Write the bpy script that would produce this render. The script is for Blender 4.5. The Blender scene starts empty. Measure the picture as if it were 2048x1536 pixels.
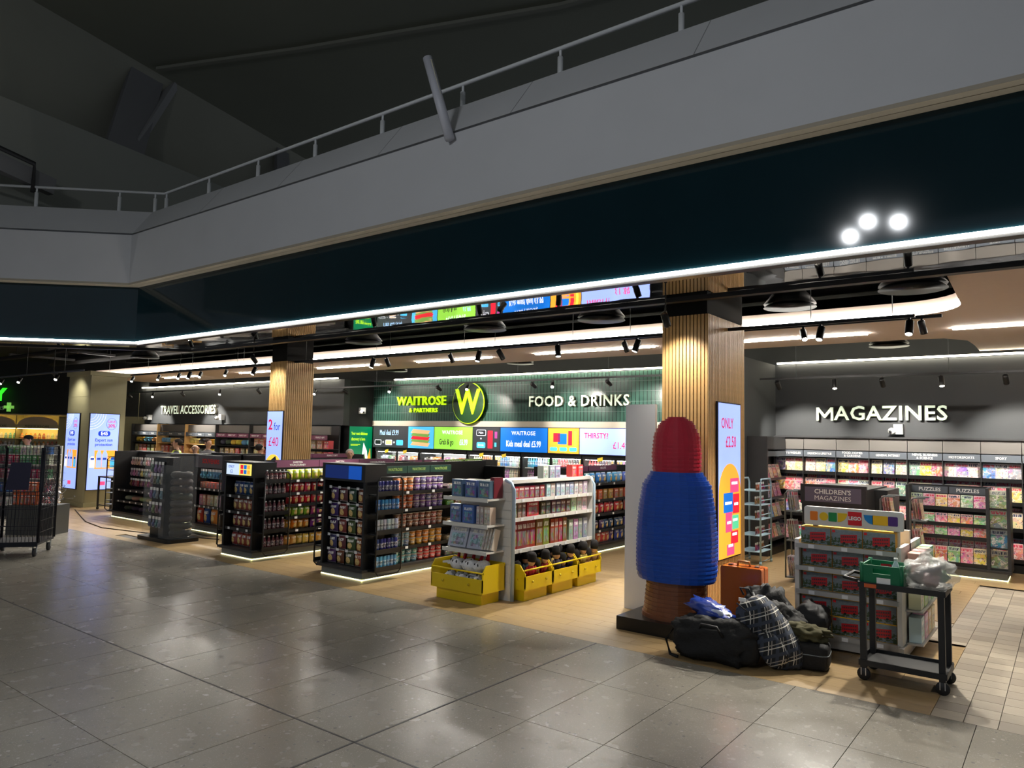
import bpy, math, random
from mathutils import Vector, Matrix
random.seed(7)
SC = bpy.context.scene
COL = SC.collection
PI = math.pi

# ------------------------------------------------------------------ camera
cam_d = bpy.data.cameras.new('camera'); CAM = bpy.data.objects.new('camera', cam_d); COL.objects.link(CAM)
cam_d.sensor_width = 36.0; cam_d.lens = 1458.17 / 2048 * 36.0; cam_d.clip_end = 300
CAM.matrix_world = Matrix(((0.79499349, 0.02784347, 0.60597862, 0.0),
                           (0.60627449, -0.07008012, -0.79216161, 0.0),
                           (0.02041052, 0.99715271, -0.07259402, 1.9),
                           (0, 0, 0, 1)))
SC.camera = CAM
# ------------------------------------------------------------------ world, exposure
wd = bpy.data.worlds.new('night_hall'); SC.world = wd; wd.use_nodes = True
bg = wd.node_tree.nodes['Background']; bg.inputs[0].default_value = (0.80, 0.88, 1.0, 1); bg.inputs[1].default_value = 0.25
vs = SC.view_settings
vs.view_transform = 'Standard'; vs.look = 'None'; vs.gamma = 1.0; vs.exposure = 0.28; vs.use_curve_mapping = False
SC.cycles.max_bounces = 5; SC.cycles.diffuse_bounces = 3; SC.cycles.glossy_bounces = 3; SC.cycles.transparent_max_bounces = 8; SC.cycles.adaptive_threshold = .04
SC.cycles.sample_clamp_indirect = 4.0; SC.cycles.caustics_reflective = False; SC.cycles.caustics_refractive = False

def area_light(name, loc, size, power, col=(1, 1, 1), rot=(0, 0, 0)):
    d = bpy.data.lights.new(name, 'AREA'); d.shape = 'RECTANGLE'; d.size, d.size_y = size; d.energy = power; d.color = col
    o = bpy.data.objects.new(name, d); o.location = loc; o.rotation_euler = rot; COL.objects.link(o); return o

def spot_light(name, loc, tgt, power, col=(1, .95, .85), angle=60, blend=.6, r=.04):
    d = bpy.data.lights.new(name, 'SPOT'); d.energy = power; d.color = col; d.spot_size = math.radians(angle); d.spot_blend = blend; d.shadow_soft_size = r
    o = bpy.data.objects.new(name, d); o.location = loc
    o.rotation_euler = (Vector(tgt) - Vector(loc)).to_track_quat('-Z', 'Y').to_euler(); COL.objects.link(o); return o

# hall lamps on the viewer's side of the hall (they glint in the glossy fascia); their housings are built further down
for lx, lz in ((-3.16, 6.46), (-2.6, 6.36), (-3.5, 6.2)):
    d_l = Vector((lx - 1.5, 5.0, 3.0)) - Vector((lx, -4.0, lz))
    area_light('hall_lamp_offscreen', (lx, -4.0, lz), (.13, .13), 48, (.93, .96, 1.0), d_l.to_track_quat('-Z', 'Y').to_euler())
CAM_INV = CAM.matrix_world.inverted()
def in_frame(p):
    q = CAM_INV @ Vector(p)
    return q.z < 0 and abs(q.x / -q.z * 1458.17) < 1024 and abs(q.y / -q.z * 1458.17) < 768
SPOT_GAIN = 5.0

# ------------------------------------------------------------------ materials
MATS = {}
def lin(c):
    return tuple((v / 255 / 12.92) if v / 255 <= .04045 else ((v / 255 + .055) / 1.055) ** 2.4 for v in c)

def mat(name, rgb, rough=.5, metal=0., emit=0., vary=0., scale=8., bump=0., alpha=1., trans=0., spec=.5):
    """sRGB 0-255 colour, principled, with a little noise variation"""
    if name in MATS: return MATS[name]
    m = bpy.data.materials.new(name); m.use_nodes = True; nt = m.node_tree; b = nt.nodes['Principled BSDF']
    c = lin(rgb) + (1,)
    b.inputs['Base Color'].default_value = c; b.inputs['Roughness'].default_value = rough; b.inputs['Metallic'].default_value = metal
    b.inputs['Specular IOR Level'].default_value = spec; b.inputs['Alpha'].default_value = alpha
    b.inputs['Transmission Weight'].default_value = trans
    if emit:
        b.inputs['Emission Color'].default_value = c; b.inputs['Emission Strength'].default_value = emit
    if vary or bump:
        tc = nt.nodes.new('ShaderNodeTexCoord'); n = nt.nodes.new('ShaderNodeTexNoise'); n.inputs['Scale'].default_value = scale; n.inputs['Detail'].default_value = 6
        nt.links.new(tc.outputs['Object'], n.inputs['Vector'])
        if vary:
            mx = nt.nodes.new('ShaderNodeMix'); mx.data_type = 'RGBA'
            mx.inputs['A'].default_value = tuple(v * (1 - vary) for v in c[:3]) + (1,); mx.inputs['B'].default_value = tuple(min(1, v * (1 + vary)) for v in c[:3]) + (1,)
            nt.links.new(n.outputs['Fac'], mx.inputs['Factor']); nt.links.new(mx.outputs['Result'], b.inputs['Base Color'])
        if bump:
            bp = nt.nodes.new('ShaderNodeBump'); bp.inputs['Strength'].default_value = bump; bp.inputs['Distance'].default_value = .02
            nt.links.new(n.outputs['Fac'], bp.inputs['Height']); nt.links.new(bp.outputs['Normal'], b.inputs['Normal'])
    MATS[name] = m; return m

class NT:
    """tiny node builder: values are sockets or floats"""
    def __init__(s, name):
        s.m = bpy.data.materials.new(name); s.m.use_nodes = True; s.t = s.m.node_tree; s.b = s.t.nodes['Principled BSDF']; MATS[name] = s.m
    def put(s, sock, v):
        if isinstance(v, (int, float)): sock.default_value = v
        elif isinstance(v, tuple): sock.default_value = v + (1,) if len(v) == 3 and sock.type == 'RGBA' else v
        else: s.t.links.new(v, sock)
    def math(s, op, a, b=0., c=0.):
        n = s.t.nodes.new('ShaderNodeMath'); n.operation = op
        for i, v in enumerate((a, b, c)): s.put(n.inputs[i], v)
        return n.outputs[0]
    def vmath(s, op, a, b=(0, 0, 0)):
        n = s.t.nodes.new('ShaderNodeVectorMath'); n.operation = op; s.put(n.inputs[0], a); s.put(n.inputs[1], b); return n.outputs[0]
    def mix(s, f, a, b):
        n = s.t.nodes.new('ShaderNodeMix'); n.data_type = 'RGBA'; s.put(n.inputs['Factor'], f); s.put(n.inputs['A'], a); s.put(n.inputs['B'], b); return n.outputs['Result']
    def coord(s, which='Generated'):
        n = s.t.nodes.new('ShaderNodeTexCoord'); return n.outputs[which]
    def xyz(s, v):
        n = s.t.nodes.new('ShaderNodeSeparateXYZ'); s.t.links.new(v, n.inputs[0]); return n.outputs
    def comb(s, x, y, z):
        n = s.t.nodes.new('ShaderNodeCombineXYZ'); s.put(n.inputs[0], x); s.put(n.inputs[1], y); s.put(n.inputs[2], z); return n.outputs[0]
    def noise(s, v, scale, detail=2.):
        n = s.t.nodes.new('ShaderNodeTexNoise'); s.t.links.new(v, n.inputs['Vector']); n.inputs['Scale'].default_value = scale; n.inputs['Detail'].default_value = detail; return n.outputs
    def voro(s, v, scale):
        n = s.t.nodes.new('ShaderNodeTexVoronoi'); s.t.links.new(v, n.inputs['Vector']); n.inputs['Scale'].default_value = scale; return n.outputs
    def info(s):
        return s.t.nodes.new('ShaderNodeObjectInfo').outputs
    def gt(s, a, b): return s.math('GREATER_THAN', a, b)
    def lt(s, a, b): return s.math('LESS_THAN', a, b)
    def band(s, v, lo, hi): return s.math('MULTIPLY', s.gt(v, lo), s.lt(v, hi))
    def rect(s, x, z, x0, x1, z0, z1): return s.math('MULTIPLY', s.band(x, x0, x1), s.band(z, z0, z1))
    def out(s, col, rough=.5, metal=0.):
        s.put(s.b.inputs['Base Color'], col); s.put(s.b.inputs['Roughness'], rough); s.put(s.b.inputs['Metallic'], metal); return s.m

# printed packaging: the pack colour comes from each object's own colour
def build_prints():
    n = NT('print_bag'); i = n.info(); g = n.xyz(n.coord()); x, z = g[0], g[2]
    gv = n.vmath('ADD', n.coord(), n.comb(i['Random'], 0., i['Random']))
    nz = n.noise(gv, 5.)
    cx = n.math('SUBTRACT', x, .5); cz = n.math('SUBTRACT', z, .36)
    rr = n.math('ADD', n.math('MULTIPLY', cx, cx), n.math('MULTIPLY', cz, cz))
    blob = n.lt(n.math('ADD', rr, n.math('MULTIPLY', nz['Fac'], .06)), .085)
    food = n.mix(n.gt(n.voro(gv, 9.)['Distance'], .32), (.62, .30, .07), (.85, .62, .25))
    c = n.mix(blob, i['Color'], food)
    title = n.math('MULTIPLY', n.rect(x, z, .16, .84, .62, .80), n.gt(n.noise(n.vmath('MULTIPLY', gv, (9., 1., 2.)), 2.)['Fac'], .46))
    c = n.mix(title, c, (.92, .9, .82))
    strip = n.math('MAXIMUM', n.gt(z, .94), n.lt(z, .05)); c = n.mix(strip, c, n.mix(.5, i['Color'], (.8, .8, .8)))
    n.out(c, .28)
    n = NT('print_box'); i = n.info(); g = n.xyz(n.coord()); x, z = g[0], g[2]
    gv = n.vmath('ADD', n.coord(), n.comb(i['Random'], 0., i['Random']))
    v = n.voro(gv, 4.); c = n.mix(n.rect(x, z, .12, .88, .1, .62), i['Color'], n.mix(.75, v['Color'], n.mix(n.gt(n.noise(gv, 7., 4.)['Fac'], .5), i['Color'], n.mix(.6, i['Color'], (.05, .04, .05)))))
    title = n.math('MULTIPLY', n.rect(x, z, .12, .88, .70, .86), n.gt(n.noise(n.vmath('MULTIPLY', gv, (10., 1., 2.)), 2.)['Fac'], .48))
    n.out(n.mix(title, c, (.92, .92, .88)), .35)
    n = NT('print_magazine'); i = n.info(); g = n.xyz(n.coord()); x, z = g[0], g[2]
    off = n.comb(n.math('MULTIPLY', i['Random'], 37.), 0., n.math('MULTIPLY', i['Random'], 91.))
    gv = n.vmath('ADD', n.vmath('MULTIPLY', n.coord(), (1., 0., 1.35)), off)
    v = n.voro(gv, 2.6); nz = n.noise(gv, 3.5, 4.)
    pic = n.mix(n.gt(nz['Fac'], .53), n.mix(.2, i['Color'], v['Color']), n.mix(.35, (.82, .72, .64), i['Color']))
    pic = n.mix(n.gt(n.noise(gv, 7., 3.)['Fac'], .60), pic, n.mix(.85, v['Color'], (.12, .07, .08)))
    pale = n.mix(.5, i['Color'], (.92, .9, .86)); c = n.mix(n.gt(z, .73), pic, pale)
    tpat = n.gt(n.noise(n.vmath('MULTIPLY', gv, (8., 1., 1.2)), 2.4)['Fac'], .47)
    c = n.mix(n.math('MULTIPLY', n.rect(x, z, .07, .93, .77, .93), tpat), c, n.mix(n.gt(i['Random'], .4), (.03, .04, .10), (.75, .04, .10)))
    lines = n.math('MULTIPLY', n.band(n.math('FRACT', n.math('MULTIPLY', z, 11.)), .3, .75), n.gt(n.noise(n.vmath('MULTIPLY', gv, (14., 1., 11.)), 1.)['Fac'], .5))
    side = n.math('MULTIPLY', n.rect(x, z, .06, .42, .08, .66), n.gt(n.math('FRACT', n.math('MULTIPLY', i['Random'], 7.3)), .35))
    c = n.mix(n.math('MULTIPLY', side, lines), c, n.mix(n.gt(n.math('FRACT', n.math('MULTIPLY', i['Random'], 3.7)), .5), (.95, .93, .85), (.95, .80, .10)))
    n.out(c, .3)
    n = NT('print_wrap'); i = n.info(); g = n.xyz(n.coord()); z = g[2]
    gv = n.vmath('ADD', n.coord(), n.comb(i['Random'], 0., 0.))
    c = n.mix(n.math('MULTIPLY', n.band(z, .30, .68), n.gt(n.noise(gv, 6.)['Fac'], .5)), i['Color'], n.mix(.6, i['Color'], (.95, .92, .85)))
    c = n.mix(n.math('MULTIPLY', n.band(z, .46, .58), n.gt(n.noise(n.vmath('MULTIPLY', gv, (12., 12., 1.)), 2.)['Fac'], .48)), c, (.05, .04, .06))
    n.out(c, .3)
    n = NT('tint'); i = n.info(); n.out(n.mix(n.math('MULTIPLY', n.noise(n.coord('Object'), 30., 3.)['Fac'], .25), i['Color'], (.25, .25, .25)), .55)
    n = NT('tint_gloss'); i = n.info(); n.out(n.mix(.08, i['Color'], n.noise(n.coord('Object'), 12.)['Color']), .2)
    n = NT('tint_fabric'); i = n.info(); nz = n.noise(n.coord('Object'), 60., 4.)
    n.out(n.mix(n.math('MULTIPLY', nz['Fac'], .5), i['Color'], n.mix(.8, i['Color'], (.02, .02, .02))), .92)
    # picture on the toy bus boxes
    n = NT('print_bus'); g = n.xyz(n.coord()); x, z = g[0], g[2]; gv = n.coord(); nz = n.noise(gv, 9., 5.)
    c = n.mix(nz['Fac'], (.10, .13, .15), (.30, .34, .36))
    c = n.mix(n.math('MULTIPLY', n.lt(z, n.math('ADD', .38, n.math('MULTIPLY', nz['Fac'], .3))), n.gt(nz['Fac'], .48)), c, (.05, .08, .03))
    zz = n.math('SUBTRACT', z, n.math('MULTIPLY', n.math('SUBTRACT', x, .5), .14))
    bus = n.rect(x, zz, .30, .84, .22, .72); c = n.mix(bus, c, (.55, .015, .02))
    win = n.math('MULTIPLY', n.math('MAXIMUM', n.rect(x, zz, .33, .81, .54, .64), n.rect(x, zz, .33, .81, .34, .44)), n.gt(n.math('FRACT', n.math('MULTIPLY', x, 14.)), .25))
    c = n.mix(win, c, (.10, .03, .04))
    for wx in (.42, .72):
        dx = n.math('SUBTRACT', x, wx); dz = n.math('MULTIPLY', n.math('SUBTRACT', zz, .22), .62)
        c = n.mix(n.lt(n.math('ADD', n.math('MULTIPLY', dx, dx), n.math('MULTIPLY', dz, dz)), .002), c, (.01, .01, .01))
    c = n.mix(n.rect(x, z, .03, .13, .80, .95), c, (.7, .02, .02)); n.out(c, .3)
    # terrazzo tile
    n = NT('terrazzo'); i = n.info(); oc = n.vmath('ADD', n.coord('Object'), n.comb(n.math('MULTIPLY', i['Random'], 50.), 0., 0.))
    v = n.voro(oc, 26.); v2 = n.voro(oc, 70.); big = n.noise(oc, 1.6, 4.)
    c = n.mix(n.lt(v['Distance'], n.math('MULTIPLY', n.xyz(v['Color'])[0], .33)), n.mix(big['Fac'], (.190, .172, .145), (.305, .28, .232)), n.mix(n.xyz(v['Color'])[1], (.13, .125, .115), (.40, .38, .33)))
    c = n.mix(n.math('MULTIPLY', n.lt(v2['Distance'], .22), .5), c, (.45, .43, .38))
    n.b.inputs['Specular IOR Level'].default_value = .3
    n.out(c, n.math('ADD', .15, n.math('MULTIPLY', n.noise(oc, 5., 5.)['Fac'], .2)))
    # oak plank
    n = NT('oak'); i = n.info(); oc = n.vmath('ADD', n.coord('Object'), n.comb(n.math('MULTIPLY', i['Random'], 30.), 0., 0.))
    gr = n.noise(n.vmath('MULTIPLY', oc, (2.2, 22., 1.)), 2.2, 6.); bgp = n.noise(oc, 1.2)
    c = n.mix(gr['Fac'], (.21, .13, .05), (.48, .335, .155)); c = n.mix(n.math('MULTIPLY', i['Random'], .35), c, (.30, .205, .12))
    n.out(c, n.math('ADD', .30, n.math('MULTIPLY', gr['Fac'], .18)))
    n = NT('cobble'); i = n.info(); oc = n.vmath('ADD', n.coord('Object'), n.comb(n.math('MULTIPLY', i['Random'], 30.), 0., 0.))
    gr = n.noise(n.vmath('MULTIPLY', oc, (4., 14., 1.)), 2.6, 6.)
    c = n.mix(i['Random'], (.25, .21, .165), (.46, .40, .31)); n.out(n.mix(n.math('MULTIPLY', gr['Fac'], .6), c, (.24, .2, .155)), .42)
    # wavy mirror soffit
    n = NT('mirror_film'); nz = n.noise(n.vmath('MULTIPLY', n.coord('Object'), (1.2, 1.6, 1.)), 1.2)
    bp = n.t.nodes.new('ShaderNodeBump'); bp.inputs['Strength'].default_value = .02; bp.inputs['Distance'].default_value = .1
    n.t.links.new(nz['Fac'], bp.inputs['Height']); n.t.links.new(bp.outputs['Normal'], n.b.inputs['Normal']); n.out((.86, .86, .86), .02, 1.)
    # plaid
    n = NT('plaid'); g = n.xyz(n.coord('Object')); x, z = n.math('ADD', g[0], g[1]), n.math('SUBTRACT', g[2], n.math('MULTIPLY', g[0], .4))
    c = (.012, .014, .018)
    for ax in (x, z):
        fr = n.math('FRACT', n.math('MULTIPLY', ax, 7.))
        c = n.mix(n.band(fr, .10, .16), c, (.55, .53, .48)); c = n.mix(n.band(fr, .3, .36), c, (.28, .26, .24)); c = n.mix(n.band(fr, .6, .82), c, (.035, .045, .07))
    n.out(c, .9)
build_prints()

WHITE = mat('white_paint', (226, 226, 224), .45, vary=.04)
BALC = mat('white_balcony_panel', (206, 207, 210), .5, vary=.05, scale=2)
BEIGE = mat('beige_soffit', (176, 166, 148), .6, vary=.06)
NAVY = mat('navy_gloss_fascia', (16, 40, 48), .06, spec=.35, vary=.2, scale=1.5)
BLACK = mat('black_metal', (16, 16, 17), .42, vary=.2)
DARK = mat('charcoal_metal', (44, 44, 46), .45, vary=.1)
GREYW = mat('charcoal_wall', (62, 64, 66), .7, vary=.1, scale=3)
CEILB = mat('black_ceiling', (14, 14, 15), .9, vary=.2)
RAFT = mat('raft_plaster', (226, 206, 190), .8, vary=.03)
OLIVE = mat('olive_panel', (152, 146, 112), .5, vary=.05)
ROOF = mat('roof_plaster', (150, 152, 138), .85, vary=.08, scale=.6)
ROOFD = mat('roof_dark', (146, 146, 134), .9, vary=.1, scale=.7)
STEEL = mat('galvanised_grey', (120, 126, 128), .4, .3, vary=.1)
WOODS = mat('oak_slat', (222, 178, 116), .45, vary=.14, scale=14)
SLATB = mat('slat_backing', (18, 16, 14), .9)
LED = mat('led_white', (255, 252, 244), .5, emit=22.)
LEDL = mat('led_linear', (255, 250, 240), .5, emit=70.)
LEDW = mat('led_warm', (255, 246, 220), .5, emit=14.)
GLOWP = mat('plinth_light', (242, 240, 186), .5, emit=2.2)
YELLOW = mat('yellow_bin_metal', (226, 196, 14), .4, vary=.05)
SHELFW = mat('white_shelf', (218, 216, 210), .4, vary=.03)
TAG = mat('price_tag_card', (232, 232, 232), .5)
TXTW = mat('lettering_white', (240, 240, 236), .5)
TXTK = mat('lettering_black', (20, 20, 22), .5)
PURPLE = mat('plum_header', (112, 62, 88), .5)
HGREEN = mat('dark_green_header', (28, 58, 48), .4)
LGREEN = mat('olive_green_header', (116, 152, 70), .5)
GREYH = mat('slate_header', (92, 98, 106), .5)
CHROME = mat('chrome', (200, 200, 200), .15, 1.)
GLASS = mat('fridge_glass', (235, 245, 250), .03, alpha=.05)
ACRYL = mat('clear_acrylic', (240, 245, 248), .05, alpha=.05)
SKIN = mat('skin', (206, 160, 134), .6)
HAIR = mat('dark_hair', (34, 27, 24), .7)
def emis(name, rgb, s=1.): return mat(name, rgb, .4, emit=s)

# ------------------------------------------------------------------ mesh builder
class MB:
    def __init__(s): s.v = []; s.f = []; s.mi = []; s.sm = []
    def add(s, vs, fs, mi=0, sm=False):
        k = len(s.v); s.v += [tuple(v) for v in vs]; s.f += [tuple(i + k for i in f) for f in fs]; s.mi += [mi] * len(fs); s.sm += [sm] * len(fs); return s
    def box(s, x0, x1, y0, y1, z0, z1, mi=0):
        return s.add([(x0, y0, z0), (x1, y0, z0), (x1, y1, z0), (x0, y1, z0), (x0, y0, z1), (x1, y0, z1), (x1, y1, z1), (x0, y1, z1)],
                     [(3, 2, 1, 0), (4, 5, 6, 7), (0, 1, 5, 4), (1, 2, 6, 5), (2, 3, 7, 6), (3, 0, 4, 7)], mi)
    def bar(s, a, b, w, h, mi=0, up=(0, 0, 1)):
        a, b = Vector(a), Vector(b); d = (b - a).normalized(); u = Vector(up)
        if abs(d.dot(u)) > .99: u = Vector((0, 1, 0))
        r = d.cross(u).normalized() * w / 2; t = r.cross(d).normalized() * h / 2
        vs = [p + q for p in (a, b) for q in (-r - t, r - t, r + t, -r + t)]
        return s.add(vs, [(0, 1, 2, 3), (7, 6, 5, 4), (0, 4, 5, 1), (1, 5, 6, 2), (2, 6, 7, 3), (3, 7, 4, 0)], mi)
    def tube(s, pts, r, seg=6, mi=0, close=False):
        pts = [Vector(p) for p in pts]; n = len(pts); rings = []
        for i, p in enumerate(pts):
            if close: d = pts[(i + 1) % n] - pts[i - 1]
            else: d = pts[min(i + 1, n - 1)] - pts[max(i - 1, 0)]
            d.normalize(); u = Vector((0, 0, 1)) if abs(d.z) < .9 else Vector((0, 1, 0)); a = d.cross(u).normalized(); b = a.cross(d)
            rad = r[i] if isinstance(r, (list, tuple)) else r
            rings.append([p + (a * math.cos(2 * PI * j / seg) + b * math.sin(2 * PI * j / seg)) * rad for j in range(seg)])
        vs = [v for rg in rings for v in rg]; fs = []
        for i in range(n if close else n - 1):
            k, l = i * seg, ((i + 1) % n) * seg
            fs += [(k + j, k + (j + 1) % seg, l + (j + 1) % seg, l + j) for j in range(seg)]
        if not close: fs += [tuple(range(seg - 1, -1, -1)), tuple((n - 1) * seg + j for j in range(seg))]
        return s.add(vs, fs, mi, True)
    def lathe(s, prof, c=(0, 0, 0), seg=12, mi=0, smooth=True, sx=1, sy=1):
        vs = []; fs = []
        for r, z in prof: vs += [(c[0] + sx * r * math.cos(2 * PI * j / seg), c[1] + sy * r * math.sin(2 * PI * j / seg), c[2] + z) for j in range(seg)]
        for i in range(len(prof) - 1): fs += [(i * seg + j, i * seg + (j + 1) % seg, (i + 1) * seg + (j + 1) % seg, (i + 1) * seg + j) for j in range(seg)]
        fs += [tuple(range(seg - 1, -1, -1)), tuple((len(prof) - 1) * seg + j for j in range(seg))]
        return s.add(vs, fs, mi, smooth)
    def ell(s, c, r, seg=10, rings=7, mi=0, lump=0.):
        vs = []; fs = []; rnd = random.Random(int(abs(c[0] * 911 + c[2] * 131) * 100))
        for i in range(rings + 1):
            t = PI * i / rings
            for j in range(seg):
                p = 2 * PI * j / seg; k = 1 + lump * (rnd.random() - .5) * (1 if 0 < i < rings else 0)
                vs.append((c[0] + r[0] * k * math.sin(t) * math.cos(p), c[1] + r[1] * k * math.sin(t) * math.sin(p), c[2] + r[2] * k * math.cos(t)))
        for i in range(rings): fs += [((i + 1) * seg + j, (i + 1) * seg + (j + 1) % seg, i * seg + (j + 1) % seg, i * seg + j) for j in range(seg)]
        return s.add(vs, fs, mi, True)
    def prism(s, poly, d0, d1, axis='y', mi=0):
        """polygon in the plane across axis, swept from d0 to d1"""
        def P(a, b, d): return (a, d, b) if axis == 'y' else (d, a, b) if axis == 'x' else (a, b, d)
        n = len(poly); vs = [P(a, b, d0) for a, b in poly] + [P(a, b, d1) for a, b in poly]
        return s.add(vs, [tuple(range(n)), tuple(range(2 * n - 1, n - 1, -1))] + [(i, i + n, (i + 1) % n + n, (i + 1) % n) for i in range(n)], mi)
    def mesh(s, name, mats, off=(0, 0, 0)):
        me = bpy.data.meshes.new(name); o = off
        me.from_pydata([(a - o[0], b - o[1], c - o[2]) for a, b, c in s.v], [], s.f); me.update()
        for m in (mats if isinstance(mats, (list, tuple)) else [mats]): me.materials.append(m)
        me.polygons.foreach_set('material_index', s.mi); me.polygons.foreach_set('use_smooth', s.sm)
        return me

from mathutils import noise as mnoise
def blob(c, r, e=.6, seg=26, rings=16, amp=.05, fr=3., seed=0., mi=0, rot=None, flat_z=None):
    """superellipsoid softened by noise folds"""
    vs = []; fs = []; sg = lambda v, p: math.copysign(abs(v) ** p, v)
    for i in range(rings + 1):
        t = -PI / 2 + PI * i / rings
        for j in range(seg):
            p = 2 * PI * j / seg
            v = Vector((sg(math.cos(t), e) * sg(math.cos(p), e), sg(math.cos(t), e) * sg(math.sin(p), e), sg(math.sin(t), e)))
            k = 1 + amp * mnoise.fractal(v * fr + Vector((seed, seed * 2, 0)), .8, 2., 3) if 0 < i < rings else 1
            v = Vector((v.x * r[0] * k, v.y * r[1] * k, v.z * r[2] * k))
            if rot is not None: v.rotate(rot)
            v += Vector(c)
            if flat_z is not None and v.z < flat_z: v.z = flat_z
            vs.append(v)
    for i in range(rings): fs += [(i * seg + j, i * seg + (j + 1) % seg, (i + 1) * seg + (j + 1) % seg, (i + 1) * seg + j) for j in range(seg)]
    return MB().add(vs, fs, mi, True)
def B(*a): return MB().box(*a)
def rrect(w, h, r, n=4, cx=0, cz=0):
    pts = []
    for ox, oz, a0 in ((w / 2 - r, h / 2 - r, 0), (-w / 2 + r, h / 2 - r, 90), (-w / 2 + r, -h / 2 + r, 180), (w / 2 - r, -h / 2 + r, 270)):
        for k in range(n + 1):
            a = math.radians(a0 + 90 * k / n); pts.append((cx + ox + r * math.cos(a), cz + oz + r * math.sin(a)))
    return pts
def circ(r, n=24, cx=0, cz=0): return [(cx + r * math.cos(2 * PI * k / n), cz + r * math.sin(2 * PI * k / n)) for k in range(n)]

def props(o, label=None, cat=None, group=None, kind=None):
    if label: o['label'] = label
    if cat: o['category'] = cat
    if group: o['group'] = group
    if kind: o['kind'] = kind
    return o
def new(name, data, parent=None, loc=(0, 0, 0), rot=(0, 0, 0)):
    o = bpy.data.objects.new(name, data); COL.objects.link(o); o.parent = parent; o.location = loc; o.rotation_euler = rot; return o
def thing(name, label, cat, loc=(0, 0, 0), rotz=0., group=None, kind=None):
    o = new(name, None, None, loc, (0, 0, rotz)); o.empty_display_size = .1; return props(o, label, cat, group, kind)
def wpos(o):
    p = Vector((0, 0, 0))
    while o is not None: p += Vector(o.location); o = o.parent
    return p
def part(T, name, mb, m, label=None, kind=None):
    """part whose mesh is given in world coordinates (T unrotated)"""
    o = new(name, mb.mesh(name, m, wpos(T)), T); return props(o, label, None, None, kind)
def lpart(T, name, mb, m, label=None, loc=(0, 0, 0), rot=(0, 0, 0)):
    return props(new(name, mb.mesh(name, m), T, loc, rot), label)
def solo(name, mb, m, label, cat, group=None, kind=None):
    xs = [v[0] for v in mb.v]; ys = [v[1] for v in mb.v]; zs = [v[2] for v in mb.v]
    c = ((min(xs) + max(xs)) / 2, (min(ys) + max(ys)) / 2, min(zs))
    return props(new(name, mb.mesh(name, m, c), None, c), label, cat, group, kind)
def struct(name, mb, m, label=None, parent=None):
    o = new(name, mb.mesh(name, m), parent)
    return props(o, label, None, None, 'structure' if parent is None else None)

TXT = {}
def text_mesh(s, size, ext=.0006, bold=0., font_w=1., align='CENTER', space=1.):
    if 'M' in s and len(s) > 1: bold = min(bold, .0)
    k = (s, round(size, 4), ext, bold, font_w, align, space)
    if k in TXT: return TXT[k]
    cu = bpy.data.curves.new('lettering', 'FONT'); cu.body = s; cu.size = size; cu.extrude = ext; cu.offset = bold * size; cu.align_x = align; cu.align_y = 'CENTER'; cu.resolution_u = 2; cu.space_character = space
    o = bpy.data.objects.new('lettering', cu); me = bpy.data.meshes.new_from_object(o)
    for v in me.vertices: v.co.x *= font_w
    bpy.data.objects.remove(o); bpy.data.curves.remove(cu); TXT[k] = me; return me
def text(T, s, size, m, loc, face='-y', name='lettering', ext=.0006, bold=0., fw=1., align='CENTER', space=1., rz=None, tilt=0.):
    """loc in T's local frame; face: '-y' or '+x', or rz for a turn"""
    me = text_mesh(s, size, ext, bold, fw, align, space).copy(); me.materials.clear(); me.materials.append(m)
    r = rz if rz is not None else (0 if face == '-y' else PI / 2)
    return new(name, me, T, loc, (PI / 2 + tilt, 0, r))

# ------------------------------------------------------------------ prototypes of stock
PROTO = {}
def proto(key, name, body, mats, kids=()):
    PROTO[key] = (name, body.mesh(name, mats), [(kn, km.mesh(kn, kmat)) for kn, km, kmat in kids])
def put(key, loc, rotz, color, label, cat, group, scale=(1, 1, 1), rx=0., kids=True):
    name, me, ks = PROTO[key]
    o = new(name, me, None, (loc[0], loc[1], loc[2] + .0025), (rx, 0, rotz)); o.scale = scale; c = lin(color) + (1,); o.color = c
    props(o, label, cat, group)
    if kids:
        for kn, km in ks: k = new(kn, km, o); k.color = c
    return o
def jit(c, a=14): return tuple(max(0, min(255, v + random.randint(-a, a))) for v in c)

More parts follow.
